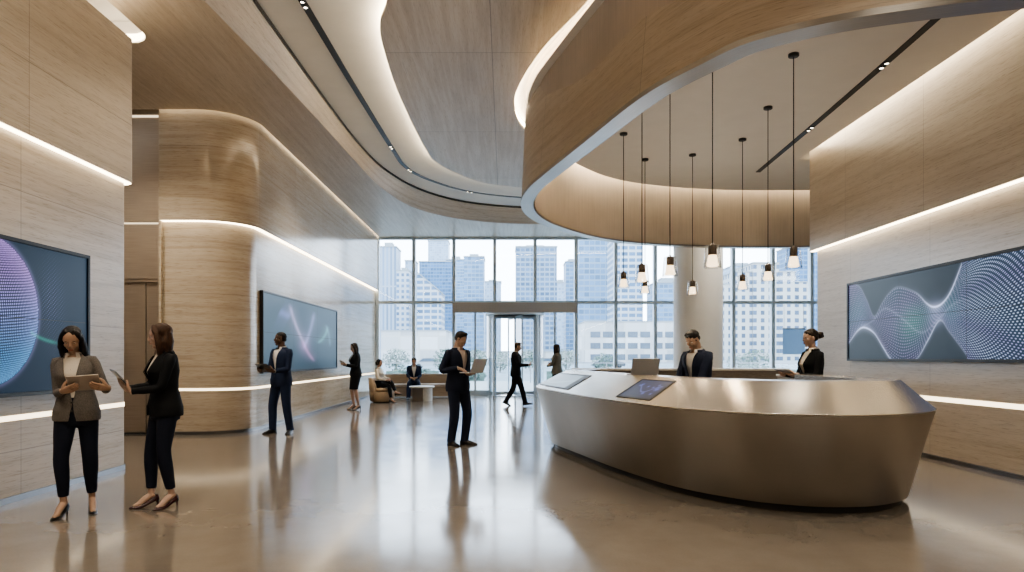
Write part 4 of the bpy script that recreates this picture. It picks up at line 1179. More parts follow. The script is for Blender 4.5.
M['cream'] = cloth('cream_silk', (.66, .60, .52), .55, .04); M['white_shirt'] = cloth('white_cotton', (.70, .69, .68), .7, .04); M['pinkish'] = cloth('pale_pink_cotton', (.62, .52, .47), .7, .04)
M['olive'] = cloth('olive_grey_wool', (.17, .16, .135), .9)
M['shoe_black'] = pbr('shoe_black', (.012, .011, .012), .28); M['shoe_brown'] = pbr('shoe_brown', (.022, .014, .011), .3)
M['shoe_red'] = pbr('shoe_oxblood', (.045, .012, .014), .25); M['shoe_tan'] = pbr('shoe_tan', (.16, .09, .055), .4)
def hair_mat(name, c): return pbr(name, c, .55, spec=.3, noise=.4, nscale=55, bump=.25, stretch=(3, 3, .5))
M['hair_black'] = hair_mat('hair_black', (.012, .010, .010)); M['hair_dark'] = hair_mat('hair_dark_brown', (.028, .019, .014)); M['hair_auburn'] = hair_mat('hair_auburn', (.052, .025, .014)); M['hair_brown'] = hair_mat('hair_brown', (.05, .030, .018)); M['hair_grey'] = hair_mat('hair_greying', (.10, .085, .07))
M['belt'] = pbr('belt_leather', (.015, .012, .010), .4)

def ik(a, c, l1, l2, pole):
    a, c, pole = Vector(a), Vector(c), Vector(pole)
    d = c - a; L = d.length
    if L > (l1 + l2)*.998:
        c = a + d*((l1+l2)*.998/L); d = c - a; L = d.length
    u = d/L
    x = (l1*l1 - l2*l2 + L*L)/(2*L)
    h = math.sqrt(max(0, l1*l1 - x*x))
    p = (pole - u*pole.dot(u)); p = p.normalized() if p.length > 1e-6 else u.orthogonal().normalized()
    return a + u*x + p*h, c
def limb_pts(a, b, c, n=8, soft=.22):
    """bent limb polyline with a softened middle joint; returns points and parameter 0..2"""
    a, b, c = Vector(a), Vector(b), Vector(c)
    pts, ts = [], []
    for i in range(n+1):
        t = i/n*(1-soft); pts.append(a.lerp(b, t)); ts.append(t)
    p, q = a.lerp(b, 1-soft), b.lerp(c, soft)
    for i in range(1, 6):
        t = i/6; pts.append(p.lerp(b, t).lerp(b.lerp(q, t), t)); ts.append(1-soft + 2*soft*t)
    for i in range(n+1):
        t = soft + (1-soft)*i/n; pts.append(b.lerp(c, t)); ts.append(1+t)
    return pts, ts
def limb(mb, a, b, c, prof, n=14, **k):
    pts, ts = limb_pts(a, b, c)
    rad = [float(np.interp(t, [q[0] for q in prof], [q[1] for q in prof])) for t in ts]
    mb.tube(pts, rad, n, **k)
def hand_mesh(side, wrist, f, nrm, curl, H, thumb=.5, spread=.06):
    """side +1 = right hand; f finger direction, nrm palm normal"""
    f = Vector(f).normalized(); nrm = Vector(nrm); nrm = (nrm - f*nrm.dot(f)).normalized()
    t = f.cross(nrm)*side        # towards the thumb
    L = .104*H; W = .047*H
    w = Vector(wrist)
    P = lambda x, y, z: w + f*x*L + t*y*W + nrm*z*L
    mb = MB()
    rings = []
    for x, hw, th in ((-.14, .34, .105), (0, .36, .11), (.14, .45, .12), (.30, .50, .125), (.44, .50, .11), (.50, .47, .085)):
        rings.append([P(x, hw*math.copysign(abs(math.cos(a))**.7, math.cos(a)), th*math.copysign(abs(math.sin(a))**.8, math.sin(a))) for a in np.linspace(0, 2*PI, 15)[:-1]])
    mb.loft(rings, True, True)
    for k, (y, ln, r) in enumerate(((.37, .43, .076), (.125, .49, .080), (-.125, .45, .076), (-.37, .34, .066))):
        p = P(.47, y, .0); pts = [P(.36, y*.95, 0), p]; rr = [r*L*1.05, r*L*1.02]
        ang = curl*(.55 + .12*k)
        for j, seg in enumerate((.46, .31, .23)):
            d = f*math.cos(ang) + nrm*math.sin(ang) + t*(y*spread*2)
            p = p + d.normalized()*(seg*ln*L); pts.append(p); rr.append(r*L*(1 - .12*(j+1)))
            ang += curl*(.75 if j == 0 else .5)
        q = pts[-1] + (pts[-1] - pts[-2]).normalized()*r*L*.35; pts.append(q); rr.append(r*L*.35)
        mb.tube(pts, rr, 9)
    pts = [P(.06, .25, .02), P(.20, .52, .05)]; rr = [.10*L, .095*L]
    d = (f*.72 + t*.62 + nrm*(.25 + .5*thumb)).normalized(); p = pts[-1] + d*.20*L; pts.append(p); rr.append(.083*L)
    d = (f*.92 + t*.22 + nrm*(.2 + .6*thumb)).normalized(); p = p + d*.17*L; pts.append(p); rr.append(.070*L)
    pts.append(p + d*.05*L); rr.append(.035*L)
    mb.tube(pts, rr, 9)
    return mb

def person(label, x, y, face, H=1.75, sex='m', skin=('mid', (.42, .26, .18)), hair=('short', 'hair_black'), top='navy', shirt='white_shirt', bottom='trousers', bottom_mat=None, shoes='shoe_black', heels=0.0,
           lean=.03, twist=0.0, side=0.0, head=(0, 0), feet=None, arms=None, seat=None, pelvis=(0, 0), open_=False, hb=.085, fine=.0065, cat='person', beard=False, shin_out=None, gaze_down=False):
    """face: world direction the body faces; local +Y is forward, +X the person's right"""
    phi = math.atan2(-face[0], face[1])
    root = empty('person', (x, y, 0), phi, label=label, cat=cat)
    sm = skin_mat(*skin)
    pz = seat if seat is not None else .53*H + heels
    pel = Vector((pelvis[0], pelvis[1], pz))
    # spine
    def spine(h):
        p = Vector(pel); n = max(1, int(abs(h)*H/.01)); dh = h*H/n
        R = Matrix.Identity(3)
        if h < 0: return p + Vector((0, 0, h*H)), R
        for i in range(n):
            hh = (i+1)*dh/H; s = min(1, hh/.16); s = s*s*(3-2*s)
            R = RZ(twist*s) @ RY_(side*s) @ RX_(-lean*s)
            p = p + R @ Vector((0, 0, dh))
        return p, R
    def ring(h, off=0.0, n=28, th0=None, expo=2.35, sc=1.0):
        hw, hd, yc = torso_at(sex, h)
        o, R = spine(h)
        hw, hd = hw*H*sc + off, hd*H*sc + off
        if th0 is None: angs = [2*PI*j/n for j in range(n)]
        else: angs = [th0 + (2*PI - 2*th0)*j/(n-1) for j in range(n)]
        pts = []
        for a in angs:
            s, c = math.sin(a), math.cos(a)
            pts.append(o + R @ Vector((hw*math.copysign(abs(s)**(2/expo), s), yc*H + hd*math.copysign(abs(c)**(2/expo), c), 0)))
        return pts
    body = MB()
    body.loft([ring(h) for h in (-.03, 0, .05, .1, .16, .2, .25, .275, .292, .305)], True, True)
    # neck and head
    hh = .135*H*(1.0 if sex == 'm' else 1.01)
    pv, Rc = spine(.352)
    nb, _ = spine(.27)
    Rh = Rc @ RZ(head[0]) @ RX_(-head[1])
    O = pv - Rh @ Vector((0, -.12*hh, .15*hh))
    nr = .034*H if sex == 'm' else .0275*H
    body.tube([nb, nb.lerp(pv, .55), pv, pv + Rh @ Vector((0, .0, .22*hh))], [nr*1.25, nr*1.02, nr, nr*.95], 16)
    HP = lambda px, py, pz_: O + Rh @ (Vector((px, py, pz_))*hh)
    def hell(mb, c, r, rot=None, nu=18, nv=12):
        mb.ell(HP(*c), tuple(q*hh for q in r), nu, nv, Rh @ rot if rot else Rh)
    jw = 1.0 if sex == 'm' else .9
    hell(body, (0, -.06, .64), (.335, .41, .36), nu=24, nv=16)
    hell(body, (0, .07, .40), (.275*jw, .285, .36))
    hell(body, (0, .04, .20), (.22*jw, .26, .17))
    hell(body, (0, .235, .085), (.115*jw, .085, .08))
    hell(body, (0, .30, .575), (.20, .065, .05))
    for s in (-1, 1):
        hell(body, (.155*s, .22, .40), (.10, .10, .10))
        hell(body, (.325*s, -.02, .47), (.035, .085, .125), RZ(-.35*s))
    body.tube([HP(0, .335, .56), HP(0, .375, .47), HP(0, .425, .395)], [.035*hh, .045*hh, .055*hh], 8)
    hell(body, (0, .375, .365), (.075, .06, .04))
    hell(body, (0, .335, .235), (.10, .045, .045))
    # arms
    shw = (.102 if sex == 'm' else .085)*H
    l1, l2 = .172*H, .150*H
    fsx = 1.0 if sex == 'm' else .86
    aj = {}
    for s in (1, -1):
        o, R = spine(.270)
        sh = o + R @ Vector((s*shw, -.004*H, 0))
        A = arms[s]
        w = Vector(A['w']); pole = Vector(A.get('pole', (s*.55, -.5, -.7)))
        el, w = ik(sh, w, l1, l2, pole)
        aj[s] = (sh, el, w)
        inn, _ = spine(.262); inn = inn + R @ Vector((s*shw*.55, 0, 0))
        body.tube([inn, sh], [.030*H*fsx, .029*H*fsx], 12)
        limb(body, sh, el, w, [(0, .0285*H*fsx), (.35, .026*H*fsx), (.9, .021*H*fsx), (1.05, .0215*H*fsx), (1.35, .0205*H*fsx), (1.9, .0145*H*fsx), (2, .0145*H*fsx)])
    # legs
    t1, t2 = .245*H, .242*H
    lj = {}
    for s in (1, -1):
        hip = pel + Vector((s*.050*H, 0, -.005*H))
        fx, fy, fyaw, lift = feet[s][:4]
        ank = Vector((fx, fy, .045*H + heels + lift))
        pole = feet[s][4] if len(feet[s]) > 4 else (math.sin(-fyaw)*.6 + .1*s, 1, .1)
        kn, ank = ik(hip, ank, t1, t2, pole)
        lj[s] = (hip, kn, ank, fyaw, lift)
        limb(body, hip, kn, ank, [(0, .050*H), (.3, .047*H), (.9, .031*H), (1.05, .030*H), (1.35, .032*H), (1.85, .0185*H), (2, .0185*H)])
        Rf = RZ(fyaw)
        tp = feet[s][5] if len(feet[s]) > 5 else 0.0
        Rf = Rf @ RX_(tp)
        base = ank - Rf @ Vector((0, 0, .045*H + heels))
        FP = lambda px, py, pz_, b=base, R=Rf: b + R @ Vector((px, py, pz_))
        lj[s] = lj[s] + (FP,)
        fk = 1.0 if heels else .62
        body.tube([FP(0, -.012*H, .040*H*fk + heels), FP(0, .03*H, .030*H*fk + heels*.55), FP(0, .065*H, .016*H*fk + heels*.06), FP(0, .092*H, .012*H)], [.0185*H*fk, .019*H*fk, .0165*H*fk, .010*H*fk], 10)
    v, f = vox(body, fine, 2)
    fine_body = MB().add(v, f)
    tree = BVHTree.FromPolygons([Vector(p) for p in v], f)
    def onface(px, pz_):
        o = HP(px, 1.2, pz_); d = Rh @ Vector((0, -1, 0))
        r = tree.ray_cast(o, d)
        return r[0] if r[0] is not None else HP(px, .33, pz_)
    for s in (-1, 1):
        p = onface(.135*s, .50)
        eo = .6 if gaze_down else 1.0
        fine_body.ell(p, (.062*hh, .022*hh, .028*hh*eo), 12, 8, Rh, 1)
        fine_body.ell(p + Rh @ Vector((0, .010*hh, -.004*hh)), (.027*hh, .018*hh, .026*hh*eo), 10, 6, Rh, 2)
        q = onface(.14*s, .595)
        fine_body.ell(q, (.075*hh, .016*hh, .010*hh), 10, 6, Rh @ RY_(.12*s), 3)
    for dz, hgt in ((.252, .020), (.222, .026)):
        fine_body.ell(onface(0, dz), ((.095 if sex == 'm' else .09)*hh, .022*hh, hgt*hh), 12, 6, Rh, 4)
    if beard:
        pass
    for s in (1, -1):
        A = arms[s]
        sh, el, w = aj[s]
        fdir = Vector(A['f']) if 'f' in A else (w - el).normalized()
        hv, hf = vox(hand_mesh(s, w, fdir, A.get('n', (0, 0, -1)), A.get('curl', .5), H*(.97 if sex == 'm' else .93), A.get('thumb', .5)), .0026 if fine < .0066 else .0036, 1)
        fine_body.add(hv, hf)
    lk = skin[0]
    if lk not in LIPS: LIPS[lk] = pbr('lips_'+lk, tuple(c*q for c, q in zip(skin[1], (.85, .52, .52))), .4)
    hm = M[hair[1]]
    fine_body.build('body', [sm, M['eye_white'], M['iris'], hm, LIPS[lk]], root)
    # ---- hair
    hb_ = MB(); st = hair[0]
    cap_r = {'short': (.350, .405, .335), 'crop': (.340, .40, .33)}.get(st, (.365, .42, .345))
    hell(hb_, (0, -.085 if sex == 'm' else (-.095 if st == 'bun' else -.116), .70), cap_r, nu=26, nv=18)
    if st in ('short', 'crop'):
        hell(hb_, (0, -.20, .53), (.325, .27, .27))
        for s in (-1, 1): hell(hb_, (.285*s, -.09, .55), (.055, .15, .19)); hell(hb_, (.275*s, .08, .60), (.035, .06, .14))
        if st == 'short':
            hell(hb_, (0, .12, .93), (.24, .20, .11)); hell(hb_, (.08, .20, .91), (.15, .12, .085))
    if st == 'long':
        L = hair[2] if len(hair) > 2 else -.25
        for s in (-1, 1):
            hb_.tube([HP(.10*s, .12, .95), HP(.27*s, .12, .80), HP(.36*s, .03, .55), HP(.385*s, -.02, .25), HP(.37*s, -.01, -.05), HP(.34*s, .06, L)], [(.09*hh, .09*hh), (.10*hh, .11*hh), (.10*hh, .15*hh), (.125*hh, .18*hh), (.13*hh, .16*hh), (.05*hh, .07*hh)], 12)
        hb_.tube([HP(0, -.15, .80), HP(0, -.36, .55), HP(0, -.36, .25), HP(0, -.30, -.02), HP(0, -.27, L)], [.20*hh, (.30*hh, .16*hh), (.34*hh, .17*hh), (.32*hh, .15*hh), (.20*hh, .06*hh)], 16)
        for s in (-1, 1):
            hb_.tube([HP(.2*s, -.3, .6), HP(.27*s, -.25, .2), HP(.24*s, -.22, L*.8)], [.15*hh, .17*hh, .07*hh], 12)
    if st == 'bun':
        hell(hb_, (0, -.22, .52), (.32, .27, .26))
        hell(hb_, (0, -.62, .62), (.20, .20, .20)); hell(hb_, (.05, -.80, .57), (.12, .14, .12)); hell(hb_, (-.05, -.74, .70), (.1, .1, .1)); hell(hb_, (0, -.48, .62), (.13, .13, .13))
    if st == 'bob':
        for s in (-1, 1):
            hb_.tube([HP(.12*s, .12, .93), HP(.30*s, .08, .74), HP(.35*s, .02, .48), HP(.33*s, -.02, .22)], [.09*hh, .11*hh, .13*hh, .08*hh], 12)
        hb_.tube([HP(0, -.2, .8), HP(0, -.36, .5), HP(0, -.33, .15)], [.2*hh, .3*hh, .22*hh], 14)
    v, f = vox(hb_, .0062, 2)
    v = wrinkle(v, .004, 38)
    MB().add(v, f).build('hair', hm, root)
    if beard:
        bb = MB()
        for s in (-1, 1): bb.tube([HP(.27*s, .02, .40), HP(.24*s, .12, .2), HP(.13*s, .25, .07), HP(0, .30, .05)], [.03*hh, .045*hh, .05*hh, .05*hh], 8)
        v, f = vox(bb, .005, 2); MB().add(v, f).build('beard', hm, root)
    # ---- shirt
    sm_ = MB(); sm_.loft([ring(h, .005*H) for h in np.linspace(-.05, .296, 22)], True, False)
    o, R = spine(.300)
    col = []
    for h, r in ((.292, .047), (.312, .043), (.328, .042)):
        o, R = spine(h)
        col.append([o + R @ Vector((r*fsx*1.02*H*math.sin(a), -.004*H + r*.93*fsx*H*math.cos(a), (.010*H*(-math.cos(a))*(h > .31)))) for a in np.linspace(.42, 2*PI - .42, 22)])
    sm_.loft(col, False, False)
    for s in (-1, 1):   # collar points
        o, R = spine(.30)
        c = lambda a, b, d: o + R @ (Vector((a*s, b, d))*H)
        sm_.add([c(.018, .040, .022), c(.044, .012, .020), c(.040, .030, -.012), c(.022, .046, -.008)], [(0, 1, 2, 3)], smooth=False)
    for k in range(4):
        o, R = spine(.08 + k*.05); hw, hd, yc = torso_at(sex, .08 + k*.05)
        sm_.ell(o + R @ Vector((0, (yc + hd + .006)*H, 0)), (.0035*H, .0015*H, .0035*H), 8, 5, R)
    sh_o = sm_.build('shirt', M[shirt], root)
    # ---- jacket
    if top:
        jm = M[top]; hem = -.062 if sex == 'm' else -.05
        off = (.016 if sex == 'm' else .0145)*H
        def opening(h):
            if open_: return float(np.interp(h, [hem, .05, .2, .29], [.040, .030, .034, .040]))*H
            if h >= hb: return (.0015 + .040*((h-hb)/(.29-hb))**.9)*H
            return (.0015 + .018*((hb-h)/(hb-hem))**1.5)*H
        def th_open(h, xo, o_=off):
            hw = torso_at(sex, h)[0]*H + o_
            return math.asin(min(.95, (xo/hw)**(2.35/2)))
        def flare(h): return (.006*H*max(0, min(1, (.04-h)/.09))) if h < .04 else 0
        hs = list(np.linspace(hem, .298, 30))
        jk = MB()
        jk.loft([ring(h, off + flare(h), 36, th_open(h, opening(h))) for h in hs], False, False)
        jk.loft([ring(h, off + flare(h) - .006*H, 36, th_open(h, opening(h))) for h in (hem, hem + .03)], False, False)
        for s in (1, -1):
            sh, el, w = aj[s]
            o, R = spine(.262)
            inn = o + R @ Vector((s*shw*.45, -.004*H, .012*H))
            d = (w - el).normalized()
            wc = w - d*.006*H
            pts, ts = limb_pts(sh, el, wc)
            prof = [(0, .0375), (.12, .038), (.4, .034), (.85, .029), (1.05, .0285), (1.3, .0275), (1.95, .0205), (2, .0205)]
            rad = [float(np.interp(t, [q[0] for q in prof], [q[1] for q in prof]))*H*fsx for t in ts]
            rad = [r*(1 + .035*math.sin(t*17 + s)*(.3 if t < .6 else 1)) for r, t in zip(rad, ts)]
            P2 = [inn, inn.lerp(sh, .6)] + pts
            jk.tube(P2, [.027*H*fsx, .035*H*fsx] + rad, 16, caps=True)
            # shirt cuff
            cu = MB(); cu.tube([wc - d*.01*H, wc + d*.008*H], [.0185*H*fsx, .0182*H*fsx], 14, caps=False); cu.build('shirt_cuff', M[shirt], root)
        jo = jk.build('jacket', jm, root)
        # lapels and collar
        for s in (-1, 1):
            lp_ = MB(); rows = []
            h0 = hb if not open_ else .03
            for h in np.linspace(h0, .288, 16):
                t = (h - h0)/(.288 - h0)
                wl = float(np.interp(t, [0, .3, .66, .70, .74, 1], [.002, .018, .034, .036, .027, .022]))*H
                xo = opening(h); row = []
                for e, lift in ((0, .002), (.5, .006), (1, .003)):
                    xx = xo + wl*e; hw, hd, yc = torso_at(sex, h); hw = hw*H + off; hd = hd*H + off
                    sn = min(.97, (xx/hw))**(2.35/2); cs = math.sqrt(1 - sn*sn)
                    o, R = spine(h)
                    row.append(o + R @ Vector((s*xx, yc*H + hd*cs**(2/2.35) + lift*H, 0)))
                rows.append(row)
            lp_.grid(rows); lp_.build('lapel', jm, jo)
        cl = MB(); rows = []
        for h, k in ((.284, 1.10), (.300, 1.02), (.318, 1.06), (.306, 1.22), (.290, 1.30)):
            o, R = spine(h); r = .048*H*fsx*k
            rows.append([o + R @ Vector((r*1.05*math.sin(a), -.006*H + r*math.cos(a), 0)) for a in np.linspace(.75, 2*PI - .75, 20)])
        cl.grid(rows); cl.build('collar', jm, jo)
        for k in range(2 if not open_ else 0):
            bt = MB()
            h = hb - .004 - k*.045; o, R = spine(h); hw, hd, yc = torso_at(sex, h)
            bt.ell(o + R @ Vector((.004*H, (yc + hd)*H + off + .001*H, 0)), (.006*H, .002*H, .006*H), 10, 6, R)
            bt.build('button', M['black'], jo)
        for s in (-1, 1):
            pk = MB()
            for h in ((.0,) ):
                a0 = s*.75; o, R = spine(h)
                hw, hd, yc = torso_at(sex, h); q = []
                for a in (s*.55, s*.7, s*.9, s*1.05):
                    sn, cs = math.sin(a), math.cos(a)
                    q.append((hw*H + off + .004*H, hd*H + off + .004*H, sn, cs))
                r1 = [o + R @ Vector((w_*math.copysign(abs(sn)**(2/2.35), sn), d_*abs(cs)**(2/2.35), .006*H)) for w_, d_, sn, cs in q]
                r2 = [p - R @ Vector((0, 0, .014*H)) for p in r1]
                pk.grid([r1, r2])
            pk.build('pocket_flap', jm, jo)
    else:
        jk = MB()
        for s in (1, -1):
            sh, el, w = aj[s]; o, R = spine(.262)
            inn = o + R @ Vector((s*shw*.45, -.004*H, .010*H)); d = (w - el).normalized()
            pts, ts = limb_pts(sh, el, w - d*.004*H)
            prof = [(0, .034), (.4, .031), (.85, .027), (1.05, .027), (1.3, .026), (1.95, .019), (2, .019)]
            jk.tube([inn, inn.lerp(sh, .6)] + pts, [.025*H*fsx, .032*H*fsx] + [float(np.interp(t, [q[0] for q in prof], [q[1] for q in prof]))*H*fsx for t in ts], 16)
        jk.build('sleeves', M[shirt], sh_o)
    # ---- trousers or skirt
    bm = M[bottom_mat or top]
    if bottom == 'trousers':
        tr = MB(); slim = sex == 'f'
        tr.loft([ring(h, .009*H) for h in (-.075, -.045, 0, .035, .06, .078)], True, True)
        for s in (1, -1):
            hip, kn, ank = lj[s][:3]
            d = (ank - kn).normalized()
            hemp = ank - d*(.026*H if slim else -.016*H)
            up = hip + Vector((0, 0, .01*H))
            prof = [(0, .055), (.3, .053), (.9, .040), (1.05, .0385), (1.35, .037), (2, .0265)] if slim else [(0, .055), (.3, .054), (.9, .044), (1.05, .043), (1.4, .040), (1.9, .036), (2, .0375)]
            limb(tr, up, kn, hemp, [(t, r*H) for t, r in prof], 18)
        v, f = vox(tr, .0085, 3)
        v = wrinkle(v, .006, 9, seed=x)
        MB().add(v, f).build('trousers', bm, root)
        if sex == 'm':
            be = MB(); be.loft([ring(h, .0105*H) for h in (.060, .076)], True, False)
            o, R = spine(.068); hw, hd, yc = torso_at(sex, .068)
            be.rbox((-.014*H, -.002*H, -.009*H), (.014*H, .003*H, .009*H), .002) if False else None
            be.build('belt', M['belt'], root)
    else:
        sk = MB(); rows = []
        for h in np.linspace(.075, -.03, 6): rows.append(ring(h, .009*H))
        kz = (lj[1][1].z + lj[-1][1].z)/2
        cx = (lj[1][1].x + lj[-1][1].x)/2; cy = (lj[1][1].y + lj[-1][1].y)/2
        wk = abs(lj[1][1].x - lj[-1][1].x)/2
        z0 = pel.z - .03*H
        for t in (.25, .5, .75, 1.0):
            z = z0 + (kz - .0*H - z0)*t
            a = (.097 + (-.014)*t)*H + .009*H; b = (.070 - .014*t)*H + .009*H
            rows.append([Vector((pel.x + (cx - pel.x)*t + a*math.sin(2*PI*j/28), pel.y + (cy - pel.y)*t + b*math.cos(2*PI*j/28), z)) for j in range(28)])
        sk.loft(rows, True, False); sk.build('skirt', bm, root)
    # ---- shoes
    for s in (1, -1):
        FP = lj[s][5]; so = MB()
        if heels:
            sec = [(-.040,.007,1.0,.018),(-.034,.014,.99,.034),(-.018,.018,.92,.036),(.008,.0185,.62,.024),(.034,.021,.26,.020),(.060,.0235,.03,.019),(.082,.0215,0,.017),(.100,.014,0,.013),(.112,.005,0,.008)]
            rings = []
            for yy, hw, zb, ht in sec:
                z0 = heels*zb; rings.append([FP(hw*H*math.cos(a)*(1 if math.sin(a) >= 0 else .9), yy*H, z0 + max(0, ht*H*math.sin(a)) + (.0 if math.sin(a) >= 0 else .002)) for a in np.linspace(0, 2*PI, 17)[:-1]])
            so.loft(rings, True, True)
            so.tube([FP(0, -.030*H, heels + .004), FP(0, -.033*H, heels*.5), FP(0, -.034*H, .001)], [.0105*H, .0055*H, .0042*H], 8)
        else:
            sec = [(-.044,.012,.030),(-.036,.020,.048),(-.015,.0235,.060),(.012,.024,.060),(.035,.025,.044),(.060,.0285,.033),(.085,.0275,.026),(.104,.020,.019),(.116,.008,.012)]
            rings = []
            for yy, hw, ht in sec:
                rings.append([FP(hw*H*math.copysign(abs(math.cos(a))**.8, math.cos(a)), yy*H, max(0.0015, ht*H*math.sin(a))) for a in np.linspace(0, 2*PI, 21)[:-1]])
            so.loft(rings, True, True)
            so.loft([[FP((hw + .0015)*H*math.cos(a), (yy)*H, zz*H) for (yy, hw, _), a in [(q, 0.0) for q in sec]] + [FP(-(hw + .0015)*H, yy*H, zz*H) for yy, hw, _ in sec[::-1]] for zz in (0, .008)], True, True, smooth=False)
        so.build('shoe', M[shoes], root)
    # helpers for things that are held
    W = Matrix.Translation((x, y, 0)) @ Matrix.Rotation(phi, 4, 'Z')
    return root, W

def hold_pose(c, n, up, w, hgt, grip=('side', 'side'), back=.012):
    """hands at the edges of a flat thing centred at c with front normal n; returns arms dict"""
    c, n, up = Vector(c), Vector(n).normalized(), Vector(up)
    up = (up - n*up.dot(n)).normalized()
    r = up.cross(n)*1.0        # viewer's right when facing the front
    if r.x < 0: r = -r
    arms = {}
    for s, g in ((1, grip[0]), (-1, grip[1])):
        if g == 'side':
            e = c + r*(s*w*.5) - up*hgt*.12
            f = (-r*s*.72 + up*.45 - n*.25).normalized()
            wr = e + r*s*.045 - up*.045 - n*back*1.5
            arms[s] = dict(w=wr, f=f, n=n*.85 - r*s*.3, curl=.35, thumb=.9, pole=(s*.22, -.45, -.9))
        elif g == 'under':
            e = c - up*hgt*.30 + r*s*w*.22
            f = (up*.75 - r*s*.55).normalized()
            arms[s] = dict(w=e - f*.085 - n*(back + .012), f=f, n=n, curl=.22, thumb=.6, pole=(s*.5, -.5, -.7))
        elif g == 'tap':
            e = c + r*s*w*.16 + n*.035
            f = (up*.55 - r*s*.55 - n*.42).normalized()
            arms[s] = dict(w=e - f*.105 + n*.03, f=f, n=-n*.9 + up*-.3, curl=.45, thumb=.3, pole=(s*.7, -.4, -.5))
    return arms
def place_flat(o, W, c, n, up):
    """stand a flat thing (front -Y, up +Z) at local pose"""
    n, up = Vector(n).normalized(), Vector(up); up = (up - n*up.dot(n)).normalized()
    yv = -n; xv = yv.cross(up)
    m = Matrix((( xv.x, yv.x, up.x, c[0]), (xv.y, yv.y, up.y, c[1]), (xv.z, yv.z, up.z, c[2]), (0, 0, 0, 1)))
    o.matrix_world = W @ m
OLIVE = ('olive', (.41, .27, .195)); FAIR = ('fair', (.50, .345, .27)); DARK = ('dark', (.085, .045, .030)); TANNED = ('tanned', (.36, .215, .145))

# 1 woman in the grey blazer, near left
c, n, up = (-.12, .29, 1.165), (.1, -.74, .68), (0, .68, .74)
_, W = person('woman in a grey blazer and dark trousers looking down at a tan tablet', -3.75, 6.0, (.30, -.95), 1.595, 'f', OLIVE, ('long', 'hair_black', -.42), 'grey_tweed', 'cream', bottom_mat='dknavy', shoes='shoe_black', heels=.062,
    lean=.02, side=.05, head=(.05, .42), feet={1: (.095, .06, -.25, 0), -1: (-.085, -.10, .30, 0)}, arms=hold_pose(c, n, up, .235, .17), hb=.055, fine=.0055, gaze_down=True, pelvis=(.01, 0))
tb1 = tablet('tablet with a pale tan back held by the woman in the grey blazer', .235, .17); place_flat(tb1, W, c, n, up)
# 2 woman in the dark suit, facing her
c, n, up = (.05, .36, 1.19), (-.1, -.74, .66), (0, .66, .74)
_, W = person('auburn-haired woman in a black trouser suit turned towards the woman in grey', -3.15, 6.33, (-.72, -.69), 1.635, 'f', FAIR, ('long', 'hair_auburn', -.42), 'char', 'cream', bottom_mat='dknavy', shoes='shoe_red', heels=.055,
    lean=.03, head=(-.42, .10), feet={1: (.06, .10, -.1, 0), -1: (-.085, -.03, .28, 0)}, arms=hold_pose(c, n, up, .25, .19, ('under', 'under')), hb=.10, fine=.0055)
tb2 = tablet('dark grey tablet held level by the auburn-haired woman', .255, .19, 'alu_grey', 'pad_face'); place_flat(tb2, W, c, n, up)
# 3 man in the blue suit by the middle wall
c, n, up = (.02, .36, 1.19), (0, -.62, .78), (0, .78, .62)
_, W = person('dark-skinned man in a blue suit with open white collar standing by the middle wall', -4.06, 12.4, (-.50, -.87), 1.835, 'm', DARK, ('crop', 'hair_black'), 'blue', 'white_shirt', shoes='shoe_black',
    lean=-.01, head=(-.50, -.02), feet={1: (.11, .10, -.05, 0), -1: (-.20, -.02, .55, 0)}, arms=hold_pose(c, n, up, .30, .22, ('side', 'side')), hb=.085, pelvis=(.0, 0))
tb3 = tablet('open black folder held by the man in the blue suit', .31, .225, 'pad_dark', 'pad_dark', name='folder', cat='folder'); place_flat(tb3, W, c, n, up)
# 4 woman in the skirt suit farther along the wall
c, n, up = (0, .34, 1.24), (0, -.62, .78), (0, .78, .62)
_, W = person('woman in a black skirt suit with long dark hair holding a pale tablet', -3.90, 17.85, (-.88, -.48), 1.69, 'f', FAIR, ('long', 'hair_dark', -.45), 'char', 'cream', bottom='skirt', shoes='shoe_black', heels=.06,
    lean=.02, head=(.05, .2), feet={1: (.065, .03, -.1, 0), -1: (-.05, -.06, .2, 0)}, arms=hold_pose(c, n, up, .24, .17), hb=.10, fine=.007)
tb4 = tablet('pale tablet held by the woman in the skirt suit', .24, .17); place_flat(tb4, W, c, n, up)
# 5 man with the laptop in the middle of the hall
lc = Vector((.03, .34, 1.135))
arms5 = {-1: dict(w=lc + Vector((-.06, -.14, -.022)), f=(.25, .95, .0), n=(0, 0, 1), curl=.15, thumb=.3, pole=(-.5, -.5, -.7)),
          1: dict(w=lc + Vector((.10, -.19, .075)), f=(-.35, .85, -.30), n=(0, 0, -1), curl=.42, thumb=.3, pole=(.65, -.5, -.6))}
_, W = person('man in a dark navy suit typing on an open laptop, alone mid-hall', -.74, 10.72, (.72, -.69), 1.80, 'm', FAIR, ('short', 'hair_dark'), 'navy', 'pinkish', shoes='shoe_black',
    lean=.02, head=(.15, .38), feet={1: (.12, -.02, -.15, 0), -1: (-.11, .04, .55, 0)}, arms=arms5, hb=.09, gaze_down=True)
lap = laptop('open grey laptop resting on the forearm of the man mid-hall', open_deg=112, w=.32, d=.22, mat='alu')
lap.matrix_world = W @ Matrix.Translation(lc) @ Matrix.Rotation(.12, 4, 'Z')
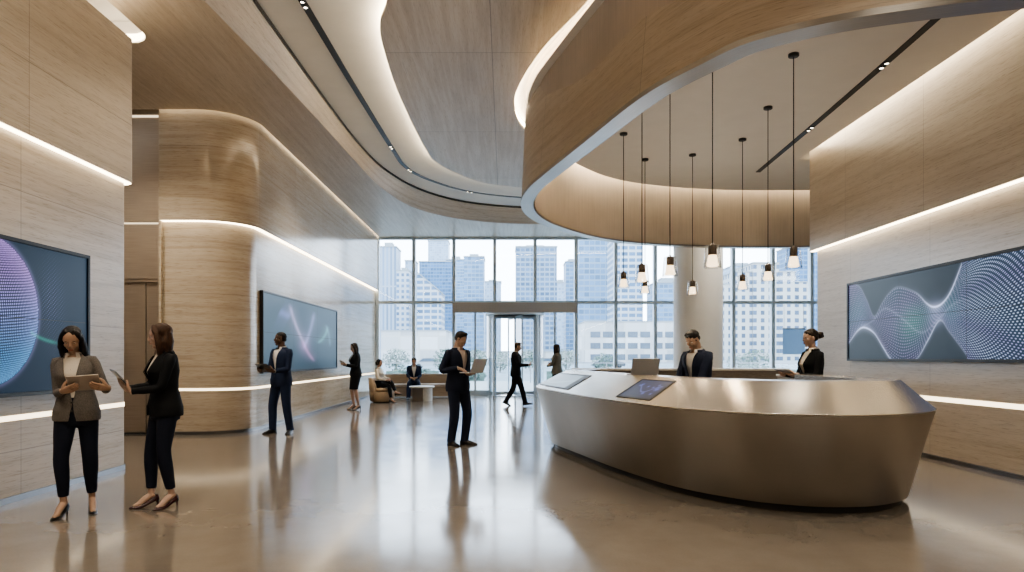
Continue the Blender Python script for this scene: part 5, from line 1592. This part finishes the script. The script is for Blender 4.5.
# 6 man walking past the revolving door
c, n, up = (.02, .40, 1.22), (0, -.62, .78), (0, .78, .62)
_, W = person('man in a black suit walking towards the right in front of the revolving door', .32, 19.2, (1.0, -.05), 1.80, 'm', OLIVE, ('short', 'hair_brown'), 'char', 'white_shirt', shoes='shoe_black',
    lean=.03, head=(0, .18), feet={1: (.07, .26, 0, .0, (0, 1, .1), .12), -1: (-.07, -.30, 0, .05, (0, 1, .1), -.42)}, arms=hold_pose(c, n, up, .23, .3, ('side', 'side')), hb=.085, fine=.007, pelvis=(0, -.02))
pp = tablet('white sheet on a clipboard held by the walking man', .22, .30, 'white_shirt', 'white_shirt', name='clipboard', cat='clipboard'); place_flat(pp, W, c, n, up)
# 7 woman at the glass
_, W = person('woman with long dark hair and olive jacket standing at the window beside the revolving door', 1.57, 20.6, (-.80, .55), 1.73, 'f', TANNED, ('long', 'hair_dark', -.35), 'olive', 'cream', bottom_mat='char', shoes='shoe_black', heels=.04,
    lean=0, head=(-.1, .05), feet={1: (.07, .03, -.1, 0), -1: (-.07, -.03, .1, 0)}, arms={1: dict(w=(.10, .26, 1.16), f=(-.8, .4, .2), n=(0, -1, 0), curl=.6), -1: dict(w=(-.10, .28, 1.10), f=(.8, .3, .1), n=(0, -1, 0), curl=.6)}, hb=.10, fine=.0075)
# 8 clerk behind the desk
_, W = person('dark-haired man in a navy suit and white shirt standing behind the desk looking down', 2.46, 8.68, (-.84, -.54), 1.745, 'm', OLIVE, ('short', 'hair_black'), 'navy', 'white_shirt', shoes='shoe_black',
    lean=.10, head=(.08, .42), feet={1: (.11, 0, -.1, 0), -1: (-.11, 0, .1, 0)}, arms={1: dict(w=(.17, .30, .86), f=(-.35, .9, -.1), n=(0, 0, -1), curl=.4), -1: dict(w=(-.17, .30, .86), f=(.35, .9, -.1), n=(0, 0, -1), curl=.4)}, hb=.085, gaze_down=True)
# 9 woman at the right end of the desk
c, n, up = (.0, .38, 1.19), (0, -.30, .95), (0, .95, .30)
_, W = person('woman with hair in a bun and black blazer at the right end of the desk', 4.04, 8.98, (-.98, -.18), 1.71, 'f', FAIR, ('bun', 'hair_dark'), 'char', 'cream', bottom_mat='char', shoes='shoe_black', heels=.04,
    lean=.01, head=(.02, .06), feet={1: (.07, .02, -.1, 0), -1: (-.07, -.02, .1, 0)}, arms=hold_pose(c, n, up, .24, .18, ('side', 'side')), hb=.09)
tb9 = tablet('slim grey tablet held flat by the woman with the bun', .25, .18, 'alu_grey', 'pad_face'); place_flat(tb9, W, c, n, up)
# 10 seated woman
_, W = person('woman in a cream blouse and black trousers seated cross-legged in the tub chair', -3.83, 20.87, (.93, -.36), 1.66, 'f', TANNED, ('bob', 'hair_black'), None, 'cream', bottom_mat='char', shoes='shoe_black', heels=.045,
    lean=-.02, head=(-.1, .12), seat=.535, pelvis=(0, -.02), feet={1: (.10, .46, -.1, 0, (0, 1, .6)), -1: (.06, .60, .0, .20, (-.1, .7, .9), .35)}, arms={1: dict(w=(.10, .30, .68), f=(-.7, .7, -.1), n=(0, 0, -1), curl=.5), -1: dict(w=(-.06, .31, .72), f=(.8, .5, -.1), n=(0, 0, -1), curl=.5)}, fine=.007)
# 11 seated man
_, W = person('man in a navy suit with pale shirt seated on the bench leaning forward', -3.03, 22.78, (.10, -.99), 1.76, 'm', TANNED, ('short', 'hair_grey'), 'blue', 'white_shirt', shoes='shoe_black',
    lean=.22, head=(0, .10), seat=.565, pelvis=(0, .0), feet={1: (.17, .50, -.15, 0, (.15, 1, .6)), -1: (-.17, .48, .15, 0, (-.15, 1, .6))}, arms={1: dict(w=(.09, .40, .70), f=(-.8, .5, -.2), n=(0, -.3, -1), curl=.6), -1: dict(w=(-.09, .40, .70), f=(.8, .5, -.2), n=(0, -.3, -1), curl=.6)}, hb=.09, fine=.0075)
# ================================================================ light
w = bpy.data.worlds.new('sky'); scene.world = w; w.use_nodes = True
t = w.node_tree; t.nodes.clear()
o = t.nodes.new('ShaderNodeOutputWorld'); bg = t.nodes.new('ShaderNodeBackground')
tc = t.nodes.new('ShaderNodeTexCoord'); sp = t.nodes.new('ShaderNodeSeparateXYZ'); rp = t.nodes.new('ShaderNodeValToRGB')
t.links.new(tc.outputs['Generated'], sp.inputs[0]); t.links.new(sp.outputs[2], rp.inputs[0])
e = rp.color_ramp.elements
e[0].position = 0; e[0].color = (.86, .93, 1, 1); e[1].position = .5; e[1].color = (.62, .80, 1, 1)
bg.inputs[1].default_value = SKY = 6.4
t.links.new(rp.outputs[0], bg.inputs[0]); t.links.new(bg.outputs[0], o.inputs[0])
sun = bpy.data.lights.new('sun', 'SUN'); sun.energy = .9; sun.angle = .1; sun.color = (1, .97, .92)
so = bpy.data.objects.new('sun', sun); COL.objects.link(so); so.rotation_euler = (math.radians(52), 0, math.radians(-18)); so.location = (0, -20, 40)
def spot(x, y, z, power, ang=100, col=(1, .89, .73), tx=None, ty=None, rad=.12, blend=.8):
    l = bpy.data.lights.new('lamp_or_fill_spot', 'SPOT'); l.energy = power; l.spot_size = math.radians(ang); l.spot_blend = blend; l.shadow_soft_size = rad; l.color = col  # shared by visible lamps and by added fill spots
    ob = bpy.data.objects.new('lamp_or_fill_spot', l); COL.objects.link(ob); ob.location = (x, y, z)
    d = Vector(((tx if tx is not None else x) - x, (ty if ty is not None else y) - y, -z))
    ob.rotation_euler = d.to_track_quat('-Z', 'Y').to_euler()
    return ob
P = np.array(TL); al = arclen(P)
for h in (1.5, 4.5, 7.6, 12.4, 14.3, 17.0):
    spot(np.interp(h, al, P[:, 0]), np.interp(h, al, P[:, 1]), ZC - .06, 170, 110)
for (x, y) in ((4.1, 7.2), (4.1, 9.6), (4.2, 12), (2.6, 6.9), (1.9, 8.8), (2.4, 11.2)):  # spots without fittings, added to light the desk area
    spot(x, y, ZD - .03, 115, 105)
for (x, y) in ((-1.5, .5), (2.0, .8), (4.5, 1.5), (-3.8, 2.5), (0.5, 3.2), (2.6, 3.0)):  # unseen fill spots added overhead near the camera
    spot(x, y, 5.6, 240, 120)
for y in (5.5, 8.5): spot(-3.6, y, 5.62, 55, 110)  # fill spots without fittings, added beside the near left wall
spot(-7, 10.2, 5.6, 300, 130)  # fill spot added to brighten the lift recess
spot(-5.3, 10.3, 5.6, 170, 125)  # fill spot added to brighten the front of the middle wall
spot(-3.4, 14.5, 5.62, 110, 115); spot(-3.3, 18, 5.62, 110, 115)  # fill spots without fittings, added along the middle wall
for (x, y) in ((3.6, 17.3), (6.6, 17.2), (1.0, 17.2)): spot(x, y, 6.05, 330, 140)  # fill spots added to brighten the pillar
def fill_uplight(x, y, z, power):  # hidden lamp added behind the counters to brighten the ceiling
    o_ = spot(x, y, z, power, 150, rad=.15); o_.rotation_euler = (PI, 0, 0); o_.name = 'fill_uplight'
for (x, y) in ((3.0, 6.9), (2.05, 8.9), (4.4, 12.9), (2.6, 13.1)): fill_uplight(x, y, .80 if y < 10 else 1.2, 45)
for (x, y, z) in LAMPS:
    o_ = spot(x, y, z + .008, 16, 150, (1, .78, .52), rad=.05); o_.name = 'pendant_bulb'
for (x, tx, ty, p) in ((-2.5, -2.4, 5.0, 260), (.5, -.8, 5.4, 280), (3.5, 1.2, 4.6, 180)):  # unseen spots added behind the camera to lift the ceiling brightness
    o_ = spot(x, -1.6, 1.9, p, 50, (1, .92, .80), rad=.25)
    o_.rotation_euler = Vector((tx - x, ty + 1.6, 6.1 - 1.9)).to_track_quat('-Z', 'Y').to_euler(); o_.name = 'rear_fill_spot'
scene.view_settings.view_transform = 'AgX'
scene.view_settings.look = 'AgX - Medium High Contrast'
scene.view_settings.exposure = 0.38
scene.cycles.use_denoising = True
scene.cycles.max_bounces = 8
scene.cycles.transparent_max_bounces = 32
scene.cycles.caustics_reflective = False
scene.cycles.caustics_refractive = False
scene.cycles.sample_clamp_indirect = 6.0
